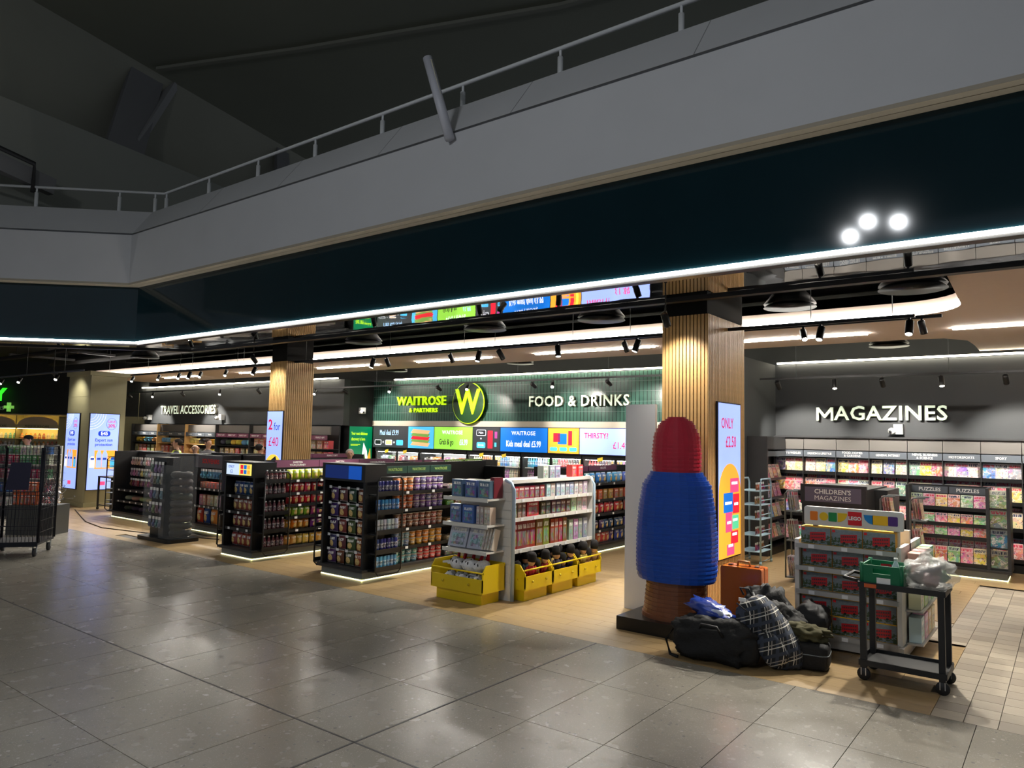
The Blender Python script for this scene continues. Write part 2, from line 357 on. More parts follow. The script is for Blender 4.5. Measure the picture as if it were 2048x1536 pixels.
def build_protos():
    # pillow bag .17 wide .06 deep .22 high, base at z=0, face to -y
    m = MB(); nx, nz = 6, 8; vs = []; fs = []
    for sgn in (-1, 1):
        for k in range(nz + 1):
            for j in range(nx + 1):
                u, w = j / nx * 2 - 1, k / nz * 2 - 1; edge = max(0., 1 - abs(u) ** 3) * max(0., 1 - abs(w) ** 4)
                vs.append((u * .085 * (1 - .08 * (1 - w * w)), sgn * .036 * edge, (w + 1) / 2 * .22))
    n1 = (nx + 1) * (nz + 1)
    for k in range(nz):
        for j in range(nx):
            a = k * (nx + 1) + j; fs.append((a, a + 1, a + nx + 2, a + nx + 1)); b = a + n1; fs.append((b + nx + 1, b + nx + 2, b + 1, b))
    m.add(vs, fs, 0, True); proto('bag', 'snack_bag', m, MATS['print_bag'])
    proto('tub', 'snack_tub', MB().lathe([(.042, 0), (.044, .004), (.052, .085)], seg=12), MATS['print_wrap'],
          [('lid', MB().lathe([(.055, .085), (.055, .095), (.052, .097)], seg=12), mat('tub_lid', (186, 172, 160), .25))])
    proto('can', 'drink_can', MB().lathe([(.024, 0), (.028, .006), (.028, .14), (.022, .15)], seg=10), MATS['print_wrap'], [('can_top', MB().lathe([(.0215, .150), (.0215, .152)], seg=10), CHROME)])
    proto('bottle', 'drink_bottle', MB().lathe([(.03, 0), (.033, .01), (.033, .12), (.028, .15), (.013, .19), (.013, .2)], seg=10), MATS['print_wrap'],
          [('cap', MB().lathe([(.015, .2), (.015, .222)], seg=8), mat('cap_white', (220, 220, 220), .4))])
    proto('far_bottle', 'chilled_bottle', MB().lathe([(.04, 0), (.042, .02), (.042, .15), (.018, .21), (.018, .24)], seg=7), MATS['print_wrap'])
    proto('box', 'goods_box', B(-.5, .5, -.5, .5, 0, 1), MATS['print_box'])
    proto('tray', 'snack_tray', MB().prism([(-.09, 0), (.09, 0), (.1, .035), (.07, .06), (-.06, .065), (-.1, .035)], -.08, .08, 'y'), MATS['print_box'])
    m = MB(); vs = []; w, h, t = .105, .28, .006
    m.box(-w, w, 0, t, 0, h); proto('magazine', 'magazine', m, MATS['print_magazine'], [('page_block', B(-w + .002, w - .002, t, t + .006, .003, h - .003), mat('paper', (222, 218, 208), .7))])
    # soft toy aeroplane: body with nose, wings, tail
    m = MB().lathe([(.005, -.11), (.04, -.1), (.058, -.05), (.06, .03), (.045, .08), (.02, .115)], seg=10)
    m2 = MB(); [m2.add([(p[0], -p[2], p[1] + .06) for p in m.v], m.f, 0, True)]
    proto('plane', 'toy_aeroplane', m2, MATS['tint_fabric'], [
        ('wing', MB().prism([(-.16, .05), (-.04, .055), (-.04, .085), (-.16, .068)], -.04, .03), MATS['tint_fabric']),
        ('wing', MB().prism([(.04, .055), (.16, .05), (.16, .068), (.04, .085)], -.04, .03), MATS['tint_fabric']),
        ('tail_fin', MB().prism([(.06, .10), (.11, .10), (.125, .175), (.1, .175)], -.012, .012, 'x'), mat('tail_red', (176, 24, 40), .8)),
        ('cabin_window', MB().lathe([(.009, -.0), (.009, .004)], seg=8, c=(0, 0, .118)), TXTK),
        ('cabin_window', MB().lathe([(.009, -.0), (.009, .004)], seg=8, c=(0, -.035, .119)), TXTK),
        ('cockpit_window', MB().ell((-.03, -.09, .085), (.012, .008, .016), 6, 4), TXTK),
        ('cockpit_window', MB().ell((.03, -.09, .085), (.012, .008, .016), 6, 4), TXTK)])
    # soft toy guard: tunic body, face, tall hat
    proto('guard', 'soft_toy_guard', MB().ell((0, 0, .07), (.055, .045, .07), 9, 6), MATS['tint_fabric'], [
        ('face', MB().ell((0, 0, .165), (.045, .042, .045), 9, 6), mat('toy_face', (214, 168, 124), .8)),
        ('hat', MB().lathe([(.048, .175), (.052, .21), (.05, .25), (.03, .275)], seg=9), mat('toy_black', (20, 17, 17), .95)),
        ('arm', MB().ell((-.062, -.01, .08), (.02, .02, .045), 6, 5), MATS['tint_fabric']),
        ('arm', MB().ell((.062, -.01, .08), (.02, .02, .045), 6, 5), MATS['tint_fabric'])])
    # neck pillow: U-shaped roll
    proto('neck_pillow', 'neck_pillow', MB().tube([(.12 * math.cos(a), -.12 * math.sin(a) + .03, .07) for a in [math.radians(-60 + k * 30) for k in range(11)]], .06, 8), MATS['tint_fabric'])
    # hanging blister pack with hook hole tab
    proto('hang', 'hanging_trinket', MB().box(-.03, .03, 0, .004, 0, .10).ell((0, -.012, .04), (.02, .014, .03), 7, 5), MATS['tint_gloss'], [('header_card', B(-.03, .03, -.002, .006, .10, .135), TAG)])
build_protos()
def row_y(key, x, y0, y1, z, n, color, label, cat, group, scale=(1, 1, 1), jx=.01, rx=0., kids=True, rot=PI / 2, jc=12):
    for k in range(n):
        y = y0 + (y1 - y0) * (k + .5) / n
        put(key, (x + random.uniform(-jx, jx), y, z), rot + random.uniform(-.06, .06), jit(color, jc), label, cat, group, scale, rx, kids)
def row_x(key, y, x0, x1, z, n, color, label, cat, group, scale=(1, 1, 1), jy=.01, rx=0., kids=True, jc=12):
    for k in range(n):
        x = x0 + (x1 - x0) * (k + .5) / n
        put(key, (x, y + random.uniform(-jy, jy), z), random.uniform(-.06, .06), jit(color, jc), label, cat, group, scale, rx, kids)

# ================================================================== SETTING
# ---- floor: stone tiles, oak planks, small paviours laid on a slab
struct('floor', B(-45, 30, -14, 26, -.12, -.012), mat('floor_joint', (62, 57, 50), .7), 'slab under stone tiles and oak planks')
FLOOR = bpy.data.objects['floor']
def piece_loop(name, m, w, d, h, spots, gap=.004):
    me = MB().box(-w / 2 + gap, w / 2 - gap, -d / 2 + gap, d / 2 - gap, -.012, h).mesh(name, m)
    for x, y in spots: new(name, me, FLOOR, (x, y, 0))
tiles = []
ys = [6.04 - .97 * k for k in range(8)]
def border(x): return 6.04 if x > -14 else 6.04 + (x + 14) * .55
for j in range(6):
    for i in range(-34, 5):
        x = -.26 + .6 * i + .0; y = 5.555 - .97 * j
        # skip the slabs the lens never reaches and those past the hall
        if y < 5.9 and (-1.19 * 1.0) * (y + .6) * 3.4 < x < 1.6: tiles.append((x, y))
tiles = sorted(tiles, key=lambda p: p[0] ** 2 + p[1] ** 2)[:230]
piece_loop('stone_tile', MATS['terrazzo'], .6, .97, 0, tiles, .0024)
used = set(tiles)
mb = MB()
for j in range(-1, 16):
    for i in range(-72, 14):
        x = -.26 + .6 * i; y = 5.555 - .97 * j
        if j >= 0 and (x, y) not in used: mb.box(x - .296, x + .296, y - .481, y + .481, -.012, 0)
o = struct('distant_stone_tiles', mb, MATS['terrazzo'], None, FLOOR); o['kind'] = 'stuff'
mj = MB().box(-20, 3, 3.125, 3.139, -.01, .001).box(-3.575, -3.56, -2, 6.04, -.01, .001)
struct('expansion_joint', mj, TXTK, 'dark expansion joint strips', FLOOR)
me_pl = {}
rr = random.Random(3)
def wl(y): return -.84 if y < 8.3 else -1.6 if y < 9.3 else -1.04 if y < 12 else 4.0
for r in range(17):
    y = 6.04 + .19 * (r + .5); x = -13.6 + rr.random() * 1.2
    while x < wl(y):
        L = rr.choice((1.2, 1.2, .9)); end = min(x + L, wl(y))
        if end - x > .15:
            k = round(end - x, 3)
            if k not in me_pl: me_pl[k] = B(-k / 2 + .0012, k / 2 - .0012, -.0938, .0938, -.012, 0).mesh('oak_plank', MATS['oak'])
            new('oak_plank', me_pl[k], FLOOR, ((x + end) / 2, y, 0))
        x += L
mb = MB()
for r in range(17, 42):
    y = 6.04 + .19 * (r + .5); x = -32 + rr.random() * 1.2
    while x < wl(y):
        e = min(x + 1.2, wl(y)); mb.box(x + .0015, e - .0015, y - .0938, y + .0938, -.012, 0); x += 1.2
for r in range(17):
    y = 6.04 + .19 * (r + .5); x = -32 + rr.random()
    while x < -13.9: mb.box(x + .0015, x + 1.2, y - .0938, y + .0938, -.012, -.0004); x += 1.2
o = struct('distant_oak_planks', mb, MATS['oak'], None, FLOOR); o['kind'] = 'stuff'
cob = []
for j in range(40):
    for i in range(-5, 12):
        x = -.74 + .2 * i; y = 6.14 + .2 * j
        if x < wl(y) + .08 or y > 12 or x > .03 * y + .35: continue
        cob.append((x, y))
piece_loop('paviour', MATS['cobble'], .2, .2, 0, cob[:300], .0022)
struct('distant_paviours', B(.55, 5, 6.06, 12, -.012, -.001), MATS['cobble'], None, FLOOR)['kind'] = 'stuff'

# ---- shell of the shop
struct('ceiling_shop', MB().prism([(8, 6.3), (-12.95, 6.3), (-24.5, -4.6), (-48, -4.6), (-48, 14.9), (8, 14.9)], 4.25, 4.36, 'z'), CEILB, 'black open ceiling over the shop')
struct('wall_magazines', MB().box(-4.42, 6, 13.96, 14.1, 0, 3.36).box(-34, 6, 14.5, 14.6, 0, 4.3), GREYW, 'charcoal wall above the magazine shelves')
struct('wall_partition', B(-4.6, -4.40, 12.25, 13.96, 0, 3.36), GREYW, 'charcoal partition wall beside the drinks wall')
def tile_mat():
    n = NT('ribbed_green_tile'); g = n.xyz(n.coord('Object'))
    fx = n.math('FRACT', n.math('MULTIPLY', g[0], 11.)); fz = n.math('FRACT', n.math('MULTIPLY', n.math('SUBTRACT', g[2], 2.27), 4.6))
    j = n.math('MAXIMUM', n.lt(fx, .16), n.lt(fz, .04))
    c = n.mix(n.noise(n.vmath('MULTIPLY', n.coord('Object'), (11., 1., 4.6)), 1.)['Fac'], (.020, .062, .048), (.048, .115, .088))
    n.out(n.mix(j, c, n.mix(n.lt(fz, .04), (.004, .012, .01), (.12, .17, .15))), .25)
tile_mat()
struct('wall_food', B(-15.4, -4.6, 13.8, 14.2, 2.27, 3.36), MATS['ribbed_green_tile'], 'dark green ribbed tile wall above the fridges')
struct('trim_1', B(-15.4, -4.6, 13.78, 14.2, 2.13, 2.27), mat('beige_strip', (196, 186, 170), .6), 'beige strip between green tiles and fridge screens')
struct('wall_travel', B(-27.5, -15.4, 12.75, 12.95, 2.12, 3.36), GREYW, 'charcoal wall above the travel shelves')
struct('wall_poster', B(-15.6, -15.4, 12.95, 13.8, 0, 3.36), mat('black_wall', (30, 31, 33), .6), 'dark return wall that carries the green poster')
struct('wall_travel_end', B(-28.2, -26.4, 12.6, 12.75, 0, 3.2), OLIVE, 'olive wall panel beside the travel shelves')
for i, (x0, x1, y) in enumerate(((-4.35, 6, 13.90), (-14.5, -4.7, 13.70), (-26.5, -15.6, 12.65))):
    struct('trim_%d' % (i + 2), B(x0, x1, y, y + .05, 3.37, 3.40), LEDW, 'slim white cove light along the wall top')
# ---- plasterboard raft with rounded openings
def arc(cx, cy, r, a0, a1, n=8): return [(cx + r * math.cos(math.radians(a0 + (a1 - a0) * k / n)), cy + r * math.sin(math.radians(a0 + (a1 - a0) * k / n))) for k in range(n + 1)]
front = [(-24, 9.7)] + [(-1.6, 9.8)] + arc(-1.55, 9.15, .65, 90, 0) + [(-.84, 7.35), (5, 7.35)]
back = [(5, 13.96), (-1.12, 13.96)] + [(-1.12, 13.1)] + arc(-1.75, 12.6, .62, 0, 90)[::1][:0] + [(-1.15, 12.5), (-1.4, 12.1), (-1.8, 12.0), (-24, 12.0)]
struct('ceiling_raft', MB().prism(front + back, 3.45, 3.62, 'z'), RAFT, 'pale plasterboard ceiling raft with rounded openings')
edge = MB()
fr = [(x, y) for x, y in front[:-2]]
for a, b in zip(fr[:-1], fr[1:]): edge.bar((a[0], a[1] - .03, 3.475), (b[0], b[1] - .03, 3.475), .035, .03)
struct('trim_6', edge, LED, 'bright light line along the raft edge')
for k, (x0, x1, y) in enumerate(((-21.3, -19.5, 10.9), (-17.4, -15.7, 10.9), (-14.2, -12.1, 10.95), (-10.9, -8.9, 10.95), (-7.8, -5.4, 10.9), (-3.95, -2.2, 11.0), (-1.18, 1.5, 11.05))):
    solo('linear_light', B(x0, x1, y - .03, y + .03, 3.425, 3.451), LEDL, 'slim white linear light set in the pale ceiling raft', 'light', 'linear lights in the raft')

# ---- fascia, mirror soffit and balcony swept round the corner
P0, P1 = Vector((6, 6.0)), Vector((-12.83, 6.0)); E2 = Vector((-.727, -.685)); P2 = P1 + E2 * 16
N1, N2, MT = Vector((0, -1)), Vector((.685, -.727)), Vector((.397, -1.0))
def path(d): return [P0 + N1 * d, P1 + MT * d, P2 + N2 * d]
def sweep(prof):
    vs = []; n = len(prof); fs = []
    for k in range(3):
        for d, z in prof: p = path(d)[k]; vs.append((p.x, p.y, z))
    for k in range(2): fs += [(k * n + i, k * n + (i + 1) % n, (k + 1) * n + (i + 1) % n, (k + 1) * n + i) for i in range(n)]
    fs += [tuple(range(n - 1, -1, -1)), tuple(2 * n + i for i in range(n))]
    return MB().add(vs, fs)
def rp(d0, d1, z0, z1): return [(d0, z0), (d1, z0), (d1, z1), (d0, z1)]
struct('wall_fascia', sweep(rp(-.08, 0, 3.415, 4.41)), NAVY, 'glossy navy fascia over the shop front')
struct('trim_7', sweep(rp(-.02, .012, 3.383, 3.412)), LED, 'bright white light line under the navy fascia')
struct('trim_8', sweep(rp(-.14, -.025, 3.36, 3.415)), BLACK, 'black lip behind the light line')
struct('ceiling_mirror', sweep(rp(-1.3, -.13, 3.43, 3.46)), MATS['mirror_film'], 'wavy mirror soffit inside the shop front')
struct('beam_soffit', sweep(rp(-1.40, -1.3, 3.405, 3.62)), BLACK, 'black beam at the back of the mirror soffit')
struct('ceiling_void', sweep(rp(-1.46, -.05, 3.62, 3.68)), CEILB)
struct('wall_balcony', sweep([(-.3, 4.40), (.2, 4.40), (.2, 5.235), (-.3, 5.235)]), BALC, 'pale lower band of the balcony front')
struct('trim_9', sweep(rp(0.108, .2, 4.365, 4.40)), BEIGE, 'beige underside strip of the balcony')
struct('trim_10', sweep(rp(-.02, .098, 4.365, 4.40)), BEIGE, 'inner beige underside strip of the balcony')
struct('trim_11', sweep(rp(-.3, .09, 5.235, 5.268)), BALC, 'recessed groove along the balcony')
struct('wall_parapet', sweep([(-.4, 5.268), (.19, 5.268), (-.2, 5.77), (-.4, 5.77)]), BALC, 'pale sloping upper panel of the balcony')
for k in range(9):
    x = 1.2 - 2.46 * k if False else -.5 - 2.02 * k
    if x > -12.4:
        n_ = MB().add([(x - .004, 6 - .192, 5.27), (x + .004, 6 - .192, 5.27), (x + .004, 6.198, 5.771), (x - .004, 6.198, 5.771), (x - .004, 6.2, 5.27), (x + .004, 6.2, 5.27)], [(0, 1, 2, 3), (0, 3, 4), (1, 5, 2)])
        struct('panel_joint', n_, mat('joint_grey', (150, 151, 154), .6), None, bpy.data.objects['wall_parapet'])
struct('floor_gallery', sweep(rp(-9, -.3, 4.5, 5.1)), ROOFD, 'gallery floor behind the balcony')
# handrail: one rail, each post its own part
T = thing('handrail', 'white tubular handrail on short posts along the balcony', 'railing', (-12.83, 6, 5.0))
rp_ = path(-.46)
part(T, 'rail', MB().tube([(p.x, p.y, 6.2) for p in rp_], .026, 8), mat('rail_white', (226, 228, 230), .4))
posts = [(-12.94 + 1.43 * k, 6.46) for k in range(0, 11)] + [tuple(P1 + MT * -.46 + E2 * s) for s in (.16, .78, 2.2, 3.6, 5.0)]
for x, y in posts:
    p_ = part(T, 'post', MB().tube([(x, y, 5.6), (x, y, 6.1)], .032, 8).tube([(x, y, 6.1), (x, y, 6.19)], .016, 6), mat('rail_white', (226, 228, 230), .4))
T = thing('ledge_pole', 'slanted grey tube fixed to the balcony ledge', 'pole', (-5.33, 5.72, 5.2))
part(T, 'tube', MB().tube([(-5.31, 5.73, 5.14), (-5.58, 5.62, 6.10)], .054, 12), mat('pole_grey', (196, 198, 208), .4))
part(T, 'edge_reflection', MB().bar((-5.345, 5.69, 5.4), (-5.52, 5.61, 6.06), .012, .02), mat('reflection_pale', (226, 222, 200), .25, .5))  # pale strip stands in for light reflected along the tube's edge
solo('junction_box', B(-14.6, -14.5, 4.42, 4.52, 4.25, 4.4), WHITE, 'small white box under the balcony edge', 'box')

# ---- hall roof far above
def quad(pts, th=.25):
    a = [Vector(p) for p in pts]; n = (a[1] - a[0]).cross(a[2] - a[0]).normalized() * th
    k = len(a); vs = a + [p + n for p in a]
    return MB().add(vs, [tuple(range(k))[::-1], tuple(range(k, 2 * k))] + [(i, (i + 1) % k, (i + 1) % k + k, i + k) for i in range(k)])
AE = Vector((-16.55, 5.4)); AD = Vector((-.28, .96))
a0, a1 = AE - AD * 26, AE + AD * 46
struct('ceiling_hall', quad([(a0.x, a0.y, 10.5), (40, a0.y, 10.5), (40, a1.y, 10.5), (a1.x, a1.y, 10.5)]), ROOF, 'grey plaster roof high above the hall')
struct('wall_clerestory', quad([(a0.x - .6, a0.y, 5), (a1.x - .6, a1.y, 5), (a1.x - .1, a1.y, 10.6), (a0.x - .1, a0.y, 10.6)], .2), ROOFD, 'dark recessed wall below the hall roof')
BE = Vector((-15.87, 4.67)); BD = Vector((-.215, .977)); b0, b1 = BE - BD * 22, BE + BD * 22
struct('wall_hall', quad([(b0.x, b0.y, 4.6), (b1.x, b1.y, 4.6), (b1.x, b1.y, 8.0), (b0.x, b0.y, 8.0)], .3), mat('hall_wall', (150, 152, 144), .85, vary=.06, scale=.8), 'grey lower wall of the hall behind the balcony')
seam = [(-18.0, 8.58), (-14.24, 10.08), (-9.52, 11.75), (-8.26, 12.19), (-6.6, 12.5), (-4.5, 12.3)]
seam = [(x * 8.6 / 9.1, y * 8.6 / 9.1) for x, y in seam]
mb = MB()
for p, q in zip(seam[:-1], seam[1:]): mb.bar((p[0], p[1], 10.46), (q[0], q[1], 10.46), .12, .07)
struct('trim_12', mb, mat('seam_pale', (150, 150, 138), .8), 'pale movement joint across the hall roof')
def on_b(s): return BE + BD * s
for s, w in ((2.1, .9), (7.2, .55)):
    p = on_b(s); q = AE + AD * (s + .2)
    solo('roof_fin', quad([(p.x, p.y, 8.0), (p.x + BD.x * w, p.y + BD.y * w, 8.0), (q.x - .1 + AD.x * w, q.y + AD.y * w, 10.5), (q.x - .1, q.y, 10.5)], .12), mat('fin_grey', (126, 126, 128), .7), 'grey upright fin between hall wall and roof' if s < 3 else 'narrow grey fin beside the roof louvre', 'fin')
p = on_b(2.7); q = AE + AD * 3.5
T = thing('roof_strut', 'slanted white steel strut bracing the hall roof', 'strut', (p.x, p.y, 8.0))
d_ = Vector((q.x, q.y, 10.5)) - Vector((p.x, p.y, 8.0))
part(T, 'strut_bar', MB().bar(Vector((p.x, p.y, 8.0)) + d_ * .14, (q.x, q.y, 10.5), .2, .2), mat('strut_white', (150, 150, 150), .6))
part(T, 'foot_bracket', MB().bar((p.x, p.y, 7.95), Vector((p.x, p.y, 8.0)) + d_ * .14, .09, .14), DARK)
T = thing('louvre_vent', 'dark slatted louvre vent in the upper gallery wall', 'vent', (-14.2, 12.2, 6.9))
for k in range(6): part(T, 'slat', B(-15.3, -13.2, 12.3, 12.42, 7.0 + .2 * k, 7.09 + .2 * k), BLACK)
part(T, 'louvre_frame', B(-15.4, -13.1, 12.42, 12.5, 6.9, 8.2), ROOFD)
T = thing('wall_beam', 'pale beam with pipe on the hall wall', 'beam', (-15.2, 3.2, 6.4))
part(T, 'beam_body', MB().bar((-13.9, 1.0, 6.95), (-14.9, 5.3, 6.35), .16, .3), mat('fin_grey', (126, 126, 128), .7))
part(T, 'pipe', MB().tube([(-13.75, 1.0, 7.1), (-14.65, 4.9, 6.62), (-14.65, 4.9, 6.1)], .04, 6), DARK)

# ---- clad pillars: each slat its own part
def slat_pillar(name, x0, x1, y0, y1, z1, n_front, n_side, label):
    struct(name, B(x0 + .02, x1 - .02, y0 + .02, y1 - .02, 0, z1 + .9), SLATB, label)
    P = bpy.data.objects[name]
    w = (x1 - x0) / n_front; mf = B(-w * .36, w * .36, 0, .022, .02, z1).mesh('slat', WOODS)
    for k in range(n_front): new('slat', mf, P, (x0 + w * (k + .5), y0, 0))
    w = (y1 - y0) / n_side; ms = B(-.022, 0, -w * .36, w * .36, .02, z1).mesh('slat', WOODS)
    for k in range(n_side): new('slat', ms, P, (x1, y0 + w * (k + .5), 0))
slat_pillar('pillar_slatted', -3.67, -3.12, 7.6, 8.72, 3.30, 13, 26, 'oak slat pillar behind the blue and red sculpture')
slat_pillar('pillar_slatted', -11.79, -11.3, 8.0, 8.62, 3.2, 11, 14, 'oak slat pillar between the snack shelving units')
struct('pillar_olive', MB().box(-20.15, -18.9, 7.85, 8.7, 0, 3.27).box(-20.2, -18.85, 7.8, 8.75, 3.2, 3.3).box(-20.17, -18.88, 7.83, 8.72, 0, .1).box(-20.156, -18.894, 7.844, 8.706, 2.68, 2.688), OLIVE, 'olive panelled pillar with two bright blue screens')
struct('pillar_core', B(-3.6, -3.2, 7.9, 8.5, 3.3, 4.3), BLACK)

# ================================================================== CEILING SERVICES
def track(x0, x1, y, z, label):
    T = thing('light_track', label, 'track', ((x0 + x1) / 2, y, z))
    part(T, 'rail', MB().box(x0, x1, y - .02, y + .02, z, z + .035), BLACK)
    k = x0 + .6
    while k < x1:
        part(T, 'hanger_wire', MB().tube([(k, y, z + .03), (k, y, 4.25)], .004, 4), STEEL); k += 2.2
track(-16, -1.2, 8.2, 3.18, 'black light track hung behind the mirror soffit')
track(-22, -1.1, 9.35, 3.34, 'black light track beside the raft edge')
track(-16.5, -4.8, 12.35, 3.08, 'black light track hung before the green tile wall')
track(-4.2, 1.5, 12.5, 2.96, 'black light track hung before the magazine wall')
track(-26, -16, 11.6, 3.1, 'black light track hung before the travel wall')
track(-23, -17, 6.9, 3.15, 'black light track hung before the pharmacy')
SPK = MB().lathe([(.0, 0), (.038, 0), (.04, .01), (.04, .15), (.03, .16)], seg=10).mesh('lamp_head', BLACK)
SPL = MB().lathe([(.0, -.001), (.032, -.001), (.032, .004)], seg=10).mesh('lens', emis('spot_lens', (255, 246, 226), 22))
SPD = MB().lathe([(.0, -.001), (.032, -.001), (.032, .004)], seg=10).mesh('lens', mat('dim_lens', (90, 88, 84), .2))
SPA = B(-.012, .012, -.015, .015, .0, .1085).mesh('adapter', BLACK)
def spot(x, y, z, tgt, lit, power, label, group, top=None):
    T = thing('track_spotlight', label, 'spotlight', (x, y, z), 0, group)
    d = (Vector(tgt) - Vector((x, y, z))).normalized(); q = (-d).to_track_quat('Z', 'Y').to_euler()
    h = new('lamp_head', SPK, T, tuple(d * .1), q); new('lens', SPL if lit else SPD, h)
    new('adapter', SPA, T, (0, 0, -.03))
    if top: lpart(T, 'bracket', MB().tube([(0, 0, .07), (0, 0, top - z)], .008, 6), BLACK)
    if power: spot_light('spot_beam' if in_frame((x, y, z)) else 'spot_beam_offscreen', Vector((x, y, z)) + d * .13, tgt, power * (1 if top else SPOT_GAIN), angle=94 if top else 72, blend=.9 if top else .6)
for x, tg, p in ((-3.4, (-3.45, 7.3, 1.2), 0), (-2.1, (-2.4, 6.8, 0), 30), (-1.25, (-1.3, 7.0, .4), 70), (-4.3, (-5.0, 7.6, .6), 60), (-5.5, (-5.1, 7.9, .7), 60), (-6.9, (-7.1, 7.6, .8), 60), (-6.5, (-6.2, 10, 1.0), 0), (-9.2, (-9.5, 7.6, .8), 60), (-11.5, (-11.6, 7.6, 1.6), 0), (-12.6, (-12.8, 7, .6), 40), (-15.0, (-15, 7.2, .8), 40)):
    spot(x, 8.2, 3.1, tg, p > 0, p, 'black cylinder spotlight on the track behind the mirror soffit', 'spotlights behind the mirror soffit')
for x in (-1.3, -2.6, -5.1, -8.5, -10.1, -13.4, -15.5, -16.6, -17.6, -18.6, -20):
    spot(x, 9.35, 3.26, (x + .9, 7.9, .9) if x < -12 or x == -2.6 else (x + .4, 10.6, .9), x < -12 or x == -2.6, 60 if x < -12 or x == -2.6 else 0, 'black cylinder spotlight on the track beside the raft edge', 'spotlights beside the raft edge')
for x in (-5.9, -7.1, -8.4, -8.9, -10.7, -11.6, -13.2, -14.9, -16.1):
    spot(x, 12.35, 3.0, (x + .2, 13.7, 2.3) if x in (-7.1, -8.9, -11.6, -14.9) else (x + 1.2, 10.2, 1.0), True, 34, 'black cylinder spotlight on the track before the green tile wall', 'spotlights before the green wall')
for x in (-3.9, -3.0, -2.3, -1.5, -.7, .3):
    spot(x, 12.5, 2.88, (x + .05, 13.8, 1.7) if x in (-3.9, -2.3, -.7) else (x + .3, 11.7, .6), True, 48, 'black cylinder spotlight on the track before the magazine wall', 'spotlights before the magazine wall')
for x in (-25, -23.4, -21.6, -19.5, -17.6):
    spot(x, 11.6, 3.02, (x, 12.7, 2.0) if x in (-25, -21.6, -17.6) else (x + 1.5, 10.4, 1.2), True, 60, 'black cylinder spotlight on the track before the travel wall', 'spotlights before the travel wall')
for x in (-22.6, -21.8, -20.6, -18.4):
    spot(x, 6.9, 3.07, (x + 1.2, 5.6, 1.0), True, 30, 'black cylinder spotlight on the track before the pharmacy', 'spotlights before the pharmacy')
# pillar washers on short brackets
for x, y, t in ((-3.4, 7.12, (-3.40, 7.6, 1.9)), (-11.5, 7.45, (-11.54, 8.0, 1.9)), (-19.4, 7.2, (-19.5, 7.85, 1.9))):
    spot(x, y, 3.2, t[:2] + (2.6,), True, 40, {-3.4: 'small spotlight washing the oak pillar behind the sculpture', -11.5: 'small spotlight washing the oak pillar among the snacks', -19.4: 'small spotlight washing the olive pillar'}[x], 'pillar spotlights', 3.428 if x == -3.4 else 4.25)
for x, y, where in ((-6.42, 7.75, 0), (-4.62, 7.85, 0), (-9.1, 7.9, 0), (-1.15, 7.75, 0), (-2.6, 8.8, 1), (-16.4, 7.9, 1), (-9.5, 12.7, 2), (-13.5, 12.8, 2), (-2.3, 13.1, 2)):
    z = 3.38 if where == 0 else 3.5
    T = thing('air_diffuser', ('round black air diffuser beside the mirror soffit', 'black cone air diffuser on a round duct over the aisle', 'black air diffuser near the back wall')[where], 'vent', (x, y, z), 0, 'round air diffusers')
    for k in range(4): lpart(T, 'ring', MB().lathe([(.30 - .07 * k, .0 + .012 * k), (.265 - .07 * k, .03 + .012 * k), (.255 - .07 * k, .03 + .012 * k)], seg=20), BLACK)
    lpart(T, 'neck', MB().lathe([(.3, .04), (.16, .22), (.16, 4.25 - z)], seg=14), BLACK)
for y, z, r, lb in ((9.6, 4.02, .16, 'long round black duct above the front aisle'), (12.2, 4.02, .18, 'long round black duct along the back walls'), (7.5, 3.8, .06, 'thin black pipe behind the mirror soffit')):
    solo('ceiling_duct', MB().tube([(-26, y, z), (4, y, z)], r, 12), CEILB, lb, 'duct')
for k in range(11):
    x = -24 + 2.6 * k
    solo('cable_tray', MB().box(x + .3, x + .42, 7.62, 9.3, 3.9, 3.96).tube([(x + .36, 7.8, 3.95), (x + .36, 7.8, 4.25)], .01, 4).tube([(x + .36, 9.1, 3.95), (x + .36, 9.1, 4.25)], .01, 4), DARK, 'dark steel cable tray crossing the black ceiling', 'tray', 'cable trays in the ceiling')
for x, y, z, face, lb in ((-2.35, 13.9, 2.13, 0, 'white security camera below the magazine sign'), (-21.2, 12.70, 2.3, 0, 'white security camera beside the travel sign'), (-25.8, 12.70, 2.3, 0, 'white security camera at the corner of the travel wall'), (-15.35, 13.3, 2.5, 1, 'white security camera above the green poster')):
    T = thing('security_camera', lb, 'camera', (x, y, z), PI / 2 if face else 0, 'wall cameras')
    lpart(T, 'mount', B(-.03, .11, -.08, .06, -.05, .12), WHITE); lpart(T, 'lens_body', MB().ell((-.05, -.12, .0), (.06, .07, .06), 10, 7), WHITE)
    lpart(T, 'lens', MB().ell((-.06, -.18, -.01), (.025, .02, .025), 8, 5), TXTK)
# hall lamps behind the viewer that glint in the fascia
for x, z, y in ((-3.16, 6.5, -4.0), (-2.6, 6.4, -4.0), (-3.5, 6.24, -4.0)):
    T = thing('hall_spotlight', 'round hall spotlight on a drop rod', 'spotlight', (x, y, z), 0, 'hall spotlights')
    lpart(T, 'lamp_head', MB().lathe([(.16, 0), (.17, .03), (.12, .2), (.03, .24)], seg=14), DARK); lpart(T, 'lens', MB().lathe([(.1, -.004), (.1, .004)], seg=14), emis('hall_lens', (255, 255, 250), 14))
    lpart(T, 'drop_rod', MB().tube([(0, 0, .2), (0, 0, 10.5 - z)], .015, 6), DARK)

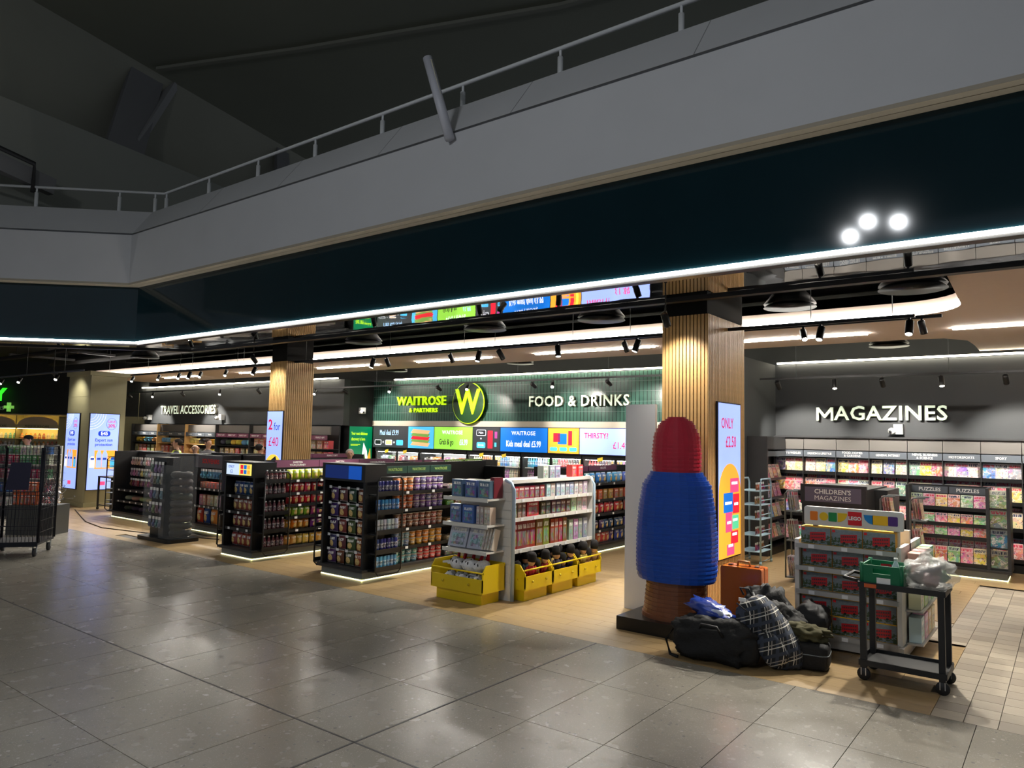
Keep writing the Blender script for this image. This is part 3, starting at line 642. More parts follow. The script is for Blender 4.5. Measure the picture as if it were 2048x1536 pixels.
# ================================================================== SIGNS AND SCREENS
def m_letter(size, fw, ext):
    h, w, t = size * .69 / 2, size * .80 * fw, size * .115
    p = [(0, -h), (t, -h), (t * 1.05, h * .35), (w / 2 - t * .35, -h * .55), (w / 2 + t * .35, -h * .55), (w - t * 1.05, h * .35), (w - t, -h), (w, -h), (w, h), (w - t * 1.1, h), (w / 2, -h * .1), (t * 1.1, h), (0, h)]
    n = len(p); tri = [(0, 1, 2, 12), (12, 2, 11), (2, 3, 10, 11), (3, 4, 10), (4, 5, 9, 10), (5, 8, 9), (5, 6, 7, 8)]
    return MB().add([(a, b, ext) for a, b in p] + [(a, b, -ext) for a, b in p], tri + [tuple(i + n for i in f[::-1]) for f in tri] + [(i, i + n, (i + 1) % n + n, (i + 1) % n) for i in range(n)]).mesh('letter', TXTW)
def sign(label, s, size, loc, m, side, ext, bold, fw=1., space=1.05, gap=.03):
    """stand-off letters, every letter its own part, faces to -y"""
    T = thing('wall_sign', label, 'sign', loc); full = text_mesh(s, size, ext, bold, fw, 'LEFT', space)
    W = max(v.co.x for v in full.vertices); x = 0.
    for k, ch in enumerate(s):
        if ch == ' ': continue
        pre = text_mesh(s[:k + 1], size, ext, bold, fw, 'LEFT', space); right = max(v.co.x for v in pre.vertices)
        me = (m_letter(size, fw, ext) if ch == 'M' else text_mesh(ch, size, ext, bold, fw, 'LEFT', space)).copy(); w = max(v.co.x for v in me.vertices); me.materials.clear(); me.materials.append(m); me.materials.append(side)
        for p in me.polygons: p.material_index = 0 if p.normal.z > .5 else 1
        new('letter', me, T, (right - w - W / 2, 0, 0), (PI / 2, 0, 0))
    return T
LETF = emis('letter_face', (226, 240, 208), .75); LETS = mat('letter_side', (150, 146, 132), .5)
sign('large pale MAGAZINES letters on the charcoal wall', 'MAGAZINES', .345, (-2.60, 13.90, 2.43), LETF, LETS, .035, .016, 1.04)
sign('pale FOOD & DRINKS letters on the green tile wall', 'FOOD & DRINKS', .335, (-8.68, 13.74, 2.72), LETF, LETS, .035, .016, .95, 1.12)
sign('pale TRAVEL ACCESSORIES letters on the charcoal wall', 'TRAVEL ACCESSORIES', .39, (-23.2, 12.69, 2.57), LETF, LETS, .04, .016, .86)
LIME = emis('lime_letter', (190, 232, 20), .8)
T = sign('lime WAITROSE lettering on the green tile wall', 'WAITROSE', .33, (-13.53, 13.76, 2.79), LIME, LIME, .02, .012, 1.02, 1.1)
sign('small lime & PARTNERS lettering on the green tile wall', '& PARTNERS', .155, (-13.45, 13.77, 2.55), LIME, LIME, .015, .012, 1.05, 1.15)
T = thing('round_sign', 'round dark green sign with a lime W', 'sign', (-11.82, 13.7, 2.72))
lpart(T, 'disc', MB().prism(circ(.50, 36), -.03, .1), mat('sign_disc', (22, 58, 24), .35)); lpart(T, 'rim', MB().tube([(.5 * math.cos(a), -.01, .5 * math.sin(a)) for a in [2 * PI * k / 36 for k in range(36)]], .018, 6, close=True), LIME)
text(T, 'W', .86, LIME, (0, -.045, 0), ext=.012, bold=.02, fw=.86)
PH = math.atan2(.606, .795)
T = thing('pharmacy_sign', 'green pharmacy lettering beside a green cross', 'sign', (-29.6, 10.1, 2.6), PH)
text(T, 'Y', .62, emis('pharmacy_green', (50, 220, 40), 1.1), (-.82, -.1, .42), ext=.04, bold=.03); text(T, 'ons', .30, TXTW, (-.86, -.08, -.02), ext=.01)
lpart(T, 'cross', MB().box(-.66, -.34, -.1, -.02, -.05, .05).box(-.55, -.45, -.1, -.02, -.16, .16), emis('cross_green', (120, 190, 80), .7))

SKY = emis('screen_periwinkle', (150, 172, 250), 1.0); CRIM = emis('screen_crimson', (196, 22, 70), .8); ORNG = emis('screen_orange', (248, 160, 50), .9); SWH = emis('screen_white', (236, 238, 248), 1.)
NAVYT = emis('screen_navy', (30, 60, 160), .7); PINKS = emis('screen_pink', (240, 70, 120), .9); SYEL = emis('screen_yellow', (244, 200, 70), .9); SBLK = emis('screen_black', (20, 22, 26), .5)
SGRN = emis('screen_lime', (140, 204, 70), .9); SBLU = emis('screen_blue', (10, 100, 190), .9); SCYA = emis('screen_cyan', (70, 170, 220), .9); SDGR = emis('screen_dark', (46, 48, 52), .6); SSAL = emis('screen_salad', (110, 150, 70), .8); SBRN = emis('screen_bread', (224, 170, 120), .9); SRED = emis('screen_red', (214, 30, 50), .9); SGREEN = emis('poster_green', (0, 112, 70), .8); SVIO = emis('screen_violet', (150, 60, 130), .8)
def screen(label, loc, w, h, base, rz=0., frame=BLACK, cat='screen', name='display_screen'):
    """flat panel, lower-left corner of the picture at the local origin"""
    T = thing(name, label, cat, loc, rz)
    lpart(T, 'housing', B(-.015, w + .015, .0, .04, -.015, h + .015), frame); lpart(T, 'display', B(0, w, -.004, 0, 0, h), base); return T
def flat(T, poly, m, lvl=1, name='picture'): return lpart(T, name, MB().prism(poly, -.004 - .0015 * lvl, -.004), m)
def R4(x0, x1, z0, z1): return [(x0, z0), (x1, z0), (x1, z1), (x0, z1)]
# pillar by the sculpture
T = screen('tall screen reading ONLY 2.50 on the oak pillar side', (-3.095, 7.83, .60), .67, 1.73, SKY, PI / 2)
text(T, 'ONLY', .17, CRIM, (.25, -.008, 1.50), bold=.008, fw=.8); text(T, '£2.50', .18, CRIM, (.36, -.008, 1.29), bold=.008, fw=.8)
flat(T, [(0, 0), (.67, 0), (.67, .72)] + [(.335 + .335 * math.cos(a), .72 + .33 * math.sin(a)) for a in [PI * k / 12 for k in range(1, 12)]] + [(0, .72)], ORNG)
for x0, x1, z0, z1, m in ((.34, .6, .72, .88, PINKS), (.14, .42, .50, .72, SBLU), (.42, .62, .48, .70, SRED), (.2, .4, .28, .5, PINKS), (.38, .6, .30, .46, emis('screen_mint', (90, 200, 150), .8)), (.36, .58, .14, .28, SRED), (.24, .46, .02, .14, PINKS)):
    flat(T, R4(x0, x1, z0, z1), m, 2); flat(T, R4(x0 + .04, x1 - .04, z0 + .09, z0 + .12), SWH, 3)
T = screen('tall screen reading 2 for 40 on the oak pillar', (-11.78, 7.985, .75), .46, 1.53, SKY)
text(T, '2', .26, CRIM, (.11, -.008, 1.28), bold=.02); text(T, 'for', .2, NAVYT, (.31, -.008, 1.25), fw=.8); text(T, '£40', .24, CRIM, (.22, -.008, .97), fw=.85)
flat(T, circ(.25, 24, .23, .5), SYEL); flat(T, [(.08, .60), (.3, .72), (.34, .62), (.13, .5)], SBLK, 2); flat(T, [(.1, .52), (.33, .64), (.36, .3), (.28, .3), (.27, .5), (.15, .46)], SCYA, 3)
def sun_screen(label, loc, w, rz):
    T = screen(label, loc, w, 1.84, SKY, rz)
    for k in range(5):
        r = .14 + .06 * k; sx = w / .72
        pts = [(r * sx * math.cos(a), 1.84 - r * math.sin(a)) for a in [PI / 2 * j / 10 for j in range(11)]]; inn = [((r - .008) * sx * math.cos(a), 1.84 - (r - .008) * math.sin(a)) for a in [PI / 2 * j / 10 for j in range(10, -1, -1)]]
        flat(T, pts + inn, SWH)
    f = w / .72
    lpart(T, 'ring', MB().tube([(w * .74 + .13 * f * math.cos(a), -.005, 1.60 + .14 * math.sin(a)) for a in [2 * PI * k / 24 for k in range(24)]], .003, 4, close=True), NAVYT)
    text(T, 'SAVE', .09, CRIM, (w * .74, -.008, 1.65), fw=f); text(T, '20%', .11, CRIM, (w * .74, -.008, 1.55), fw=f, bold=.02)
    flat(T, rrect(.30 * f, .13, .06 * min(1, f), 5, w * .5, 1.36), emis('logo_blue', (0, 50, 180), .9)); text(T, 'E45', .12, SWH, (w * .5, -.009, 1.36), fw=f, bold=.02)
    text(T, 'Expert sun', .105, NAVYT, (w * .5, -.008, 1.20), fw=f * .95, bold=.012); text(T, 'protection', .105, NAVYT, (w * .5, -.008, 1.09), fw=f * .95, bold=.012)
    flat(T, [(w * .22, .50), (w * .97, .50), (w * .97, .95), (w * .2, .95)], ORNG)
    for k, (cx, h_, m) in enumerate(((.14, .28, SWH), (.36, .42, SKY), (.56, .42, SKY), (.84, .26, SCYA))):
        flat(T, [(w * (cx - .09), .53), (w * (cx + .09), .53), (w * (cx + .09), .53 + h_ * .75), (w * (cx + .03), .53 + h_), (w * (cx - .03), .53 + h_), (w * (cx - .09), .53 + h_ * .75)], m, 2)
        flat(T, [(w * (cx - .06), .72), (w * (cx + .06), .72), (w * (cx + .06), .77), (w * (cx - .06), .77)], NAVYT, 3)
    flat(T, R4(w * .38, w * .62, .10, .19), PINKS)
sun_screen('blue sun cream screen on the broad face of the olive pillar', (-18.87, 7.87, .42), .68, PI / 2)
sun_screen('narrow-looking blue sun cream screen on the olive pillar front', (-20.08, 7.82, .42), .72, 0.)
# fridge header screens: one run of panels
def header_screen(label, x0, x1, base): return screen(label, (x0, 13.70, 1.56), x1 - x0, .56, base)
T = header_screen('dark menu screen reading Meal deal with a sandwich picture', -15.25, -12.97, SDGR)
text(T, 'Meal deal £9.99', .20, emis('ice_blue', (170, 210, 250), .9), (.63, -.01, .39), fw=.58, bold=.015)
for k, m in enumerate((SBLK, SBRN, SCYA)): flat(T, rrect(.26, .14, .03, 3, .2 + .42 * k, .13), SWH if k < 2 else SCYA); flat(T, rrect(.23, .11, .02, 3, .2 + .42 * k, .13), m, 2)
text(T, '+', .14, SWH, (.41, -.01, .13)); text(T, '+', .14, SWH, (.83, -.01, .13))
flat(T, R4(1.36, 2.28, 0, .56), SCYA)
for z, m in ((.08, SBRN), (.17, SSAL), (.24, SRED), (.32, SSAL), (.40, SBRN)): flat(T, [(1.45, z), (2.08, z - .03), (2.15, z + .06), (1.54, z + .1)], m, 2 + z * 4)
T = header_screen('lime green menu screen reading Grab & go', -12.95, -11.67, SGRN)
text(T, 'WAITROSE', .13, SWH, (.62, -.01, .42), space=1.1, bold=.01); text(T, 'Grab & go', .2, SBLK, (.42, -.01, .18), fw=.58, bold=.012); text(T, '£6.99', .2, emis('ice_blue', (170, 210, 250), .9), (1.0, -.01, .18), fw=.6, bold=.012)
T = header_screen('narrow dark menu screen with drink and snack icons', -11.65, -10.81, SDGR)
flat(T, rrect(.3, .15, .03, 3, .26, .43), SWH); flat(T, rrect(.27, .12, .02, 3, .26, .43), SBLK, 2); text(T, 'Main', .08, SWH, (.26, -.012, .43)); text(T, '+', .12, SWH, (.26, -.01, .28)); flat(T, rrect(.27, .14, .03, 3, .26, .13), SCYA); text(T, 'Drink', .08, SWH, (.26, -.01, .13)); flat(T, R4(.47, .62, .06, .48), SRED); flat(T, R4(.68, .76, .3, .46), SVIO); flat(T, R4(.68, .74, .1, .2), SCYA)
T = header_screen('blue menu screen reading Kids meal deal', -10.79, -9.43, SBLU)
text(T, 'WAITROSE', .13, SWH, (.68, -.01, .43), space=1.1, bold=.01); text(T, 'Kids meal deal £5.99', .2, SWH, (.68, -.01, .18), fw=.6, bold=.014)
T = header_screen('orange menu screen with a lunch box picture', -9.41, -8.59, ORNG)
for x0, x1, z0, z1, m in ((.14, .32, .25, .45, SRED), (.26, .5, .2, .44, SBLU), (.54, .64, .18, .5, SRED), (.69, .76, .16, .5, SYEL)): flat(T, R4(x0, x1, z0, z1), m)
for k in range(3): flat(T, rrect(.2, .09, .03, 3, .15 + .26 * k, .09), SCYA)
T = header_screen('periwinkle menu screen reading THIRSTY?', -8.57, -6.9, SKY)
text(T, 'THIRSTY?', .17, CRIM, (.42, -.01, .40), fw=.85, bold=.012); text(T, '£1.49', .2, CRIM, (1.02, -.01, .2), fw=.85)
# green poster on the return wall
T = screen('green poster reading Your next delicious discovery is here', (-15.385, 12.97, .55), .80, 1.55, SGREEN, PI / 2, DARK, 'poster', 'wall_poster_panel')
LMT = emis('poster_lime', (190, 240, 30), .9)
for k, s_ in enumerate(('Your next delicious', 'discovery is here')): text(T, s_, .115, LMT, (.06, -.008, 1.36 - .15 * k), fw=.62, bold=.02, align='LEFT')
flat(T, R4(.05, .38, 1.06, 1.075), LMT); flat(T, R4(.05, .3, 1.03, 1.042), LMT)
flat(T, [(.38, .2), (.5, 1.12), (.62, .9), (.74, .2)], SWH); flat(T, [(.52, .3), (.74, .96), (.79, .3)], ORNG, 2); flat(T, [(.5, .3), (.52, .9), (.6, .6), (.68, .3)], SSAL, 3); flat(T, R4(.26, .4, .2, .75), SBRN, 2)

# ================================================================== SHELVING UNITS
def price_tags(P, pts, rz, m=TAG):
    me = PROTO.get('tagmesh')
    if me is None: me = PROTO['tagmesh'] = B(-.026, .026, -.003, 0, -.017, .017).mesh('price_tag', TAG)
    for p in pts: o = new('price_tag', me, P, tuple(Vector(p) - wpos(P)), (0, 0, rz))
def shelf_x(T, xb, x1, y0, y1, z, m=BLACK, tags=0):
    """shelf whose front edge faces +x; the board top is at z"""
    P = part(T, 'shelf', MB().box(xb, x1, y0, y1, z - .02, z).box(x1 - .004, x1 + .008, y0, y1, z - .035, z + .008), m)
    price_tags(P, [(x1 + .012, y0 + (y1 - y0) * (k + .5) / tags + random.uniform(-.05, .05), z - .012) for k in range(tags)], PI / 2)
def shelf_y(T, y0, yb, x0, x1, z, m=BLACK, tags=0):
    P = part(T, 'shelf', MB().box(x0, x1, y0, yb, z - .02, z).box(x0, x1, y0 - .008, y0 + .004, z - .035, z + .008), m)
    price_tags(P, [(x0 + (x1 - x0) * (k + .5) / tags, y0 - .012, z - .012) for k in range(tags)], 0)
def base_unit(T, x0, x1, y0, y1, plinth=.11, m=DARK, lit=True):
    part(T, 'plinth', B(x0 + .05, x1 - .05, y0 + .05, y1 - .05, .016, plinth), STEEL)
    part(T, 'light_strip' if lit else 'kick_strip', MB().box(x0 + .045, x1 - .045, y0 + .045, y0 + .06, .002, .016).box(x1 - .06, x1 - .045, y0 + .045, y1 - .045, .002, .016), GLOWP if lit else STEEL)
    part(T, 'base_deck', B(x0, x1, y0, y1, plinth, plinth + .035), m)
def header_x(T, x, y0, y1, z0, z1, m, s, tm, size=.05, n=1):
    for k in range(n):
        a, b = y0 + (y1 - y0) * k / n + .006, y0 + (y1 - y0) * (k + 1) / n - .006
        P = part(T, 'header_panel', B(x - .02, x, a, b, z0, z1), m); ss = s[k % len(s)] if isinstance(s, (list, tuple)) else s
        if ss: text(P, ss, size, tm, tuple(Vector((x + .002, (a + b) / 2, (z0 + z1) / 2)) - wpos(T)), '+x', bold=.01)
def loop_frame(T, x, y0, y1, z0, z1, r=.012, shelves=(), dx=.16, sgn=1):
    part(T, 'tube_frame', MB().tube([(x, y0 + .05, z1), (x, y1 - .05, z1), (x, y1, z1 - .05), (x, y1, z0 + .05), (x, y1 - .05, z0), (x, y0 + .05, z0), (x, y0, z0 + .05), (x, y0, z1 - .05)], r, 6, close=True), BLACK)
    for z in shelves: part(T, 'side_tray', MB().box(min(x, x - sgn * dx), max(x, x - sgn * dx), y0, y1, z - .015, z).box(x - .005, x + .005, y0, y1, z, z + .05), BLACK)

# ---- snack-tub unit with the blank blue screen
T = thing('shelving_unit', 'black shelving unit with blank blue screen and snack tubs', 'shelving', (-7.74, 7.9, 0))
base_unit(T, -8.2, -7.28, 6.42, 9.4)
part(T, 'spine', B(-7.74, -7.70, 6.85, 9.4, .14, 1.5), BLACK); part(T, 'end_panel', B(-8.2, -7.3, 9.36, 9.4, .14, 1.42), BLACK)
part(T, 'end_panel', MB().box(-8.17, -7.32, 6.78, 6.82, .14, 1.3).box(-8.17, -8.13, 6.46, 6.82, .14, 1.27).box(-7.35, -7.31, 6.46, 6.82, .14, 1.27), BLACK)
P = part(T, 'screen_housing', B(-8.17, -7.30, 6.44, 6.82, 1.27, 1.5), BLACK)
part(P, 'display', MB().box(-8.1, -7.62, 6.434, 6.44, 1.30, 1.475), emis('display_navy', (8, 40, 110), .35)); part(P, 'display', MB().box(-7.62, -7.37, 6.434, 6.44, 1.30, 1.475), emis('display_blue', (10, 80, 180), .5))
ZS = (.146, .37, .62, .88, 1.12)
for k, z in enumerate(ZS):
    if k: shelf_x(T, -7.7, -7.3, 7.0, 9.36, z, BLACK, 5)
header_x(T, -7.52, 6.95, 8.35, 1.36, 1.46, HGREEN, 'WAITROSE', mat('header_lime', (150, 176, 90), .5), .055, 3)
P = part(T, 'promo_card', B(-7.50, -7.49, 6.55, 6.92, 1.32, 1.47), mat('promo_gold', (190, 160, 80), .5)); text(P, 'ENERGY', .07, TXTK, tuple(Vector((-7.487, 6.735, 1.43)) - wpos(T)), '+x'); text(P, 'BOOST', .07, TXTK, tuple(Vector((-7.487, 6.735, 1.36)) - wpos(T)), '+x')
loop_frame(T, -7.14, 6.52, 6.97, .08, 1.34, shelves=[z - .01 for z in ZS], dx=.17); loop_frame(T, -8.36, 6.5, 6.95, .08, 1.3, shelves=[z - .01 for z in ZS], dx=.19, sgn=-1)
SIDE1 = 'of the blue-screen unit'
SH = ('bottom shelf', 'second lowest shelf', 'middle shelf', 'second highest shelf', 'top shelf')
for k, z in enumerate(ZS):
    g = 'snack tubs on the black unit'
    for y0, y1, n, c, cn in (((7.03, 7.5, 4, (92, 150, 150), 'teal'), (7.5, 8.0, 4, (190, 62, 58), 'red')), ((7.03, 7.33, 3, (120, 142, 154), 'grey blue'), (7.33, 8.0, 5, (206, 142, 46), 'amber')), ((7.03, 8.0, 8, (146, 88, 66), 'brown'),), ((7.02, 7.39, 3, (190, 104, 52), 'orange'), (7.4, 8.0, 5, (110, 84, 134), 'purple')), ((7.02, 7.39, 3, (190, 104, 52), 'orange'), (7.4, 8.0, 5, (112, 84, 138), 'purple')))[k]:
        for st in range(2): row_y('tub', -7.38, y0, y1, z + .098 * st, n, c, '%s lidded snack tub on the %s %s' % (cn, SH[k], SIDE1), 'tub', g, (1.03, 1.03, 1.), .003)
    row_y('tray', -7.42, 8.06, 9.3, z, 7, (120, 96, 74), 'brown snack tray on the %s %s' % (SH[k], SIDE1), 'tray', 'snack trays on the black unit', (.84, 1, 1), jc=40)
    row_y('can', -7.2, 6.56, 6.95, z + .0, 6, ((96, 160, 200), (40, 46, 120), (200, 204, 210), (60, 130, 190), (36, 40, 104))[k], '%s drinks can in the side tray %s, %s' % (('sky blue', 'indigo', 'silver', 'blue', 'navy')[k], SIDE1, SH[k].replace('shelf', 'tray')), 'can', 'cans in the side trays', (1, 1, 1.1))
    row_y('can', -8.28, 6.54, 6.9, z, 3, (60, 100, 150), 'blue can in the far side tray %s, %s' % (SIDE1, SH[k].replace('shelf', 'tray')), 'can', 'cans in the far side trays', (1, 1, 1.1))
part(T, 'hook_rail', MB().box(-8.12, -7.36, 6.76, 6.78, 1.14, 1.16).box(-8.12, -7.36, 6.76, 6.78, .92, .94).box(-8.12, -7.36, 6.76, 6.78, .70, .72).box(-8.12, -7.36, 6.76, 6.78, .48, .50), STEEL)
for k, z in enumerate((.17, .36, .58, .79, 1.0)):
    for j, c in enumerate(((70, 56, 110), (120, 66, 52), (64, 84, 48), (150, 84, 50))):
        put('bag', (-8.055 + .185 * j, 6.58 - .02 * (k == 0), z - .02), random.uniform(-.1, .1), jit(c, 16), '%s nut bag hanging under the blank blue screen, %s row' % (('violet', 'russet', 'olive', 'amber')[j], ('lowest', 'second lowest', 'middle', 'second highest', 'highest')[k]), 'bag', 'nut bags under the blue screen', (.98, 1.1, .85))
    price_tags(T, [(-8.055 + .185 * j, 6.5, z + .175) for j in range(4)], 0)

# ---- sweets unit with plum headers
T = thing('shelving_unit', 'black shelving unit with plum headers and bright crisp bags', 'shelving', (-10.1, 7.9, 0))
base_unit(T, -10.56, -9.65, 6.36, 9.45)
part(T, 'spine', B(-10.1, -10.06, 6.8, 9.45, .14, 1.46), BLACK); part(T, 'end_panel', B(-10.5, -9.68, 9.41, 9.45, .14, 1.4), BLACK)
part(T, 'end_panel', MB().box(-10.5, -9.7, 6.72, 6.76, .14, 1.2).box(-10.5, -10.46, 6.4, 6.76, .14, 1.22).box(-9.74, -9.7, 6.4, 6.76, .14, 1.22), BLACK)
P = part(T, 'screen_housing', B(-10.5, -9.68, 6.38, 6.76, 1.21, 1.44), BLACK)
part(P, 'display', B(-10.42, -10.08, 6.374, 6.38, 1.24, 1.41), emis('promo_sky', (200, 220, 240), .8)); part(P, 'display', B(-10.08, -9.76, 6.374, 6.38, 1.24, 1.41), emis('promo_yellow', (244, 226, 110), .8))
text(P, 'ONLY', .06, NAVYT, tuple(Vector((-10.29, 6.372, 1.36)) - wpos(T))); text(P, '£2', .07, NAVYT, tuple(Vector((-10.28, 6.372, 1.29)) - wpos(T)))
for j in range(6): part(P, 'pack_picture', B(-10.04 + .09 * (j % 3), -9.97 + .09 * (j % 3), 6.371, 6.374, 1.26 + .075 * (j // 3), 1.32 + .075 * (j // 3)), (SRED, SBLU, ORNG)[j % 3])
ZS2 = (.146, .39, .59, .78, .96, 1.16)
for z in ZS2[1:]: shelf_x(T, -10.06, -9.66, 6.95, 9.41, z, BLACK, 6)
header_x(T, -9.86, 6.85, 9.4, 1.35, 1.46, PURPLE, ('SWEETEN\nYOUR JOURNEY', 'SWEETEN\nYOUR JOURNEY', 'CHOCOLATE BARS'), TXTW, .042, 3)
loop_frame(T, -9.52, 6.46, 6.9, .08, 1.3, shelves=[z - .012 for z in (.16, .42, .68, .94, 1.16)], dx=.16); loop_frame(T, -10.7, 6.44, 6.86, .08, 1.26, shelves=[.3, .6, .9], dx=.15, sgn=-1)
BAGC = (((236, 200, 90), 'gold', (236, 180, 60), 'mustard', (230, 70, 90), 'pink'), ((230, 150, 40), 'orange', (120, 40, 130), 'purple', (150, 190, 60), 'lime'), ((150, 190, 50), 'lime', (180, 70, 150), 'magenta', (230, 120, 60), 'coral'), ((214, 40, 50), 'red', (224, 50, 60), 'scarlet', (240, 130, 50), 'orange'), ((226, 60, 90), 'rose', (210, 60, 70), 'red', (236, 220, 120), 'cream'), ((196, 214, 50), 'lime', (196, 210, 60), 'lime', (244, 180, 40), 'amber'))
SH6 = ('bottom shelf', 'lowest raised shelf', 'second raised shelf', 'third raised shelf', 'second highest shelf', 'top shelf')
for k, z in enumerate(ZS2):
    for j in range(3):
        row_y('bag', -9.74, 6.98 + .48 * j, 7.44 + .48 * j, z, 4, BAGC[k][2 * j], '%s sweet bag %s, %s under the plum headers' % (BAGC[k][2 * j + 1], ('beside the bottles', 'in the centre bay', 'past the centre bay')[j], SH6[k]), 'bag', 'sweet bags under the plum headers', (.66, 1.3, .74), jc=16)
    row_y('bag', -9.76, 8.45, 9.38, z, 6, ((206, 60, 60), (240, 190, 60), (120, 180, 80), (230, 120, 50), (196, 80, 140), (90, 160, 90))[k], 'sweet bag at the far end of the %s under the plum headers' % SH6[k], 'bag', 'far sweet bags under the plum headers', (.85, 1.2, .74), jc=40)
for k, z in enumerate((.16, .42, .68, .94, 1.16)):
    row_y('bottle', -9.6, 6.5, 6.88, z - .0115, 5, (96, 36, 40), 'dark red drink bottle on the plum-headed unit, %s side tray' % ('lowest', 'second lowest', 'middle', 'second highest', 'highest')[k], 'bottle', 'bottles in the side trays', (.9, .9, .9 if k < 4 else .8))
for k, (z, c, cn) in enumerate(((.146, (150, 74, 50), 'rust'), (.43, (120, 50, 44), 'maroon'), (.68, (150, 90, 66), 'brown'), (.92, (40, 70, 120), 'blue'))):
    if k: shelf_y(T, 6.42, 6.72, -10.46, -9.74, z, BLACK, 3)
    row_x('bag', 6.55, -10.44, -9.76, z, 5, c, '%s sharing bag below the ONLY 2 pound screen' % cn, 'bag', 'sharing bags below the promo screen', (.82, 1.3, .95))

# ---- second row of units deeper in the shop
def back_unit(label, x0, x1, y0, y1, zs, heads, hm, stock, where, h=1.42, hz=(1.34, 1.43)):
    T = thing('shelving_unit', label, 'shelving', ((x0 + x1) / 2, (y0 + y1) / 2, 0)); base_unit(T, x0, x1, y0, y1, lit='BISCUITS' in label)
    xb = (x0 + x1) / 2
    part(T, 'spine', B(xb - .02, xb + .02, y0 + .02, y1 - .02, .14, h), DARK); part(T, 'end_panel', B(x0 + .02, x1 - .02, y0, y0 + .03, .146, h), DARK); part(T, 'end_panel', B(x0 + .02, x1 - .02, y1 - .03, y1, .146, h), DARK)
    for z in zs[1:]: shelf_x(T, xb + .02, x1 - .01, y0 + .03, y1 - .03, z, DARK, 5)
    for a, b, m, s in heads: header_x(T, xb + .06, a, b, hz[0], hz[1], m, s, TXTW, .05, 1)
    for k, z in enumerate(zs):
        for key, a, b, n, c, cn, sc, cat in stock[k % len(stock)]:
            row_y(key, x1 - .1, a, b, z, n, c, '%s on %s %s' % (cn, ('the bottom shelf', 'the second shelf up', 'the third shelf up', 'the fourth shelf up', 'the top shelf')[k], where), cat, cat + ' rows ' + where, sc, kids=False, jc=30)
    return T
bis = [[('bag', 9.98, 11.2, 8, (200, 90, 70), 'red biscuit pack', (.8, 1.2, .9), 'pack'), ('bag', 11.2, 12.4, 7, (60, 80, 160), 'blue biscuit pack', (.8, 1.2, .9), 'pack')], [('bag', 9.98, 12.4, 14, (60, 70, 120), 'navy biscuit pack', (.85, 1.2, .7), 'pack')], [('bag', 9.98, 12.4, 14, (190, 60, 60), 'red wafer pack', (.85, 1.2, .8), 'pack')], [('box', 9.98, 12.4, 13, (206, 120, 60), 'orange biscuit box', (.13, .1, .16), 'box')], [('bag', 9.98, 12.4, 13, (90, 150, 200), 'light blue snack bag', (.9, 1.3, .8), 'bag')]]
back_unit('dark shelving unit with plum BISCUITS header', -7.1, -6.3, 9.9, 12.5, (.146, .37, .64, .88, 1.15), [(9.95, 10.9, PURPLE, 'CHOCOLATE'), (10.92, 11.9, PURPLE, 'BISCUITS')], PURPLE, bis, 'of the biscuit unit')
snk = [[('bag', 9.6, 11.9, 12, (190, 120, 60), 'amber snack bag', (.9, 1.2, .9), 'bag')], [('box', 9.6, 11.9, 12, (90, 130, 70), 'green snack box', (.14, .1, .17), 'box')], [('bag', 9.6, 11.9, 12, (170, 60, 60), 'red snack bag', (.9, 1.2, .9), 'bag')], [('box', 9.6, 11.9, 12, (150, 90, 120), 'mauve snack box', (.14, .1, .17), 'box')], [('bag', 9.6, 11.9, 12, (230, 170, 50), 'yellow crisp bag', (.95, 1.2, .85), 'bag')]]
back_unit('dark shelving unit with plum CRISPS and green HEALTHY SNACKS headers', -10.4, -9.5, 9.55, 12.0, (.146, .37, .62, .87, 1.1), [(9.6, 10.15, PURPLE, 'CRISPS'), (10.2, 10.75, PURPLE, 'CRISPS'), (10.8, 11.35, LGREEN, 'HEALTHY SNACKS'), (11.4, 11.95, LGREEN, 'HEALTHY SNACKS')], PURPLE, snk, 'of the crisps unit')
cho = [[(k2, 9.4, 11.6, 12, c, n_, s_, ct)] for k2, c, n_, s_, ct in (('box', (140, 50, 80), 'plum gift box', (.14, .1, .18), 'box'), ('box', (200, 170, 120), 'tan gift box', (.14, .1, .18), 'box'), ('bag', (210, 60, 120), 'pink sweet bag', (.9, 1.2, .9), 'bag'), ('bag', (120, 180, 60), 'lime sweet bag', (.9, 1.2, .9), 'bag'), ('bag', (220, 50, 90), 'cerise sweet bag', (.9, 1.2, .9), 'bag'))]
back_unit('dark shelving unit with plum gift headers behind the oak pillar', -14.2, -13.3, 9.35, 11.7, (.146, .37, .62, .87, 1.1), [(9.4, 10.5, PURPLE, 'PERFECT GIFT'), (10.5, 11.6, PURPLE, 'PERFECT GIFT')], PURPLE, cho, 'of the gift unit')

# ---- souvenir unit
T = thing('shelving_unit', 'black shelving unit with grey SOUVENIRS header', 'shelving', (-12.95, 8.1, 0)); base_unit(T, -13.5, -12.42, 7.5, 9.0)
part(T, 'spine', B(-13.48, -12.44, 7.9, 7.94, .14, 1.48), BLACK); part(T, 'end_panel', B(-13.48, -13.44, 7.54, 9.0, .14, 1.45), BLACK); part(T, 'end_panel', B(-12.48, -12.44, 7.54, 9.0, .14, 1.45), BLACK)
P = part(T, 'header_panel', B(-13.44, -12.48, 7.56, 7.6, 1.2, 1.44), mat('souvenir_header', (96, 92, 100), .5)); text(P, 'SOUVENIRS', .12, mat('souvenir_red', (220, 50, 50), .5), tuple(Vector((-12.9, 7.556, 1.32)) - wpos(T)), fw=.95, bold=.02)
for z in (.48, .81): shelf_y(T, 7.56, 7.9, -13.44, -12.48, z, BLACK, 6)
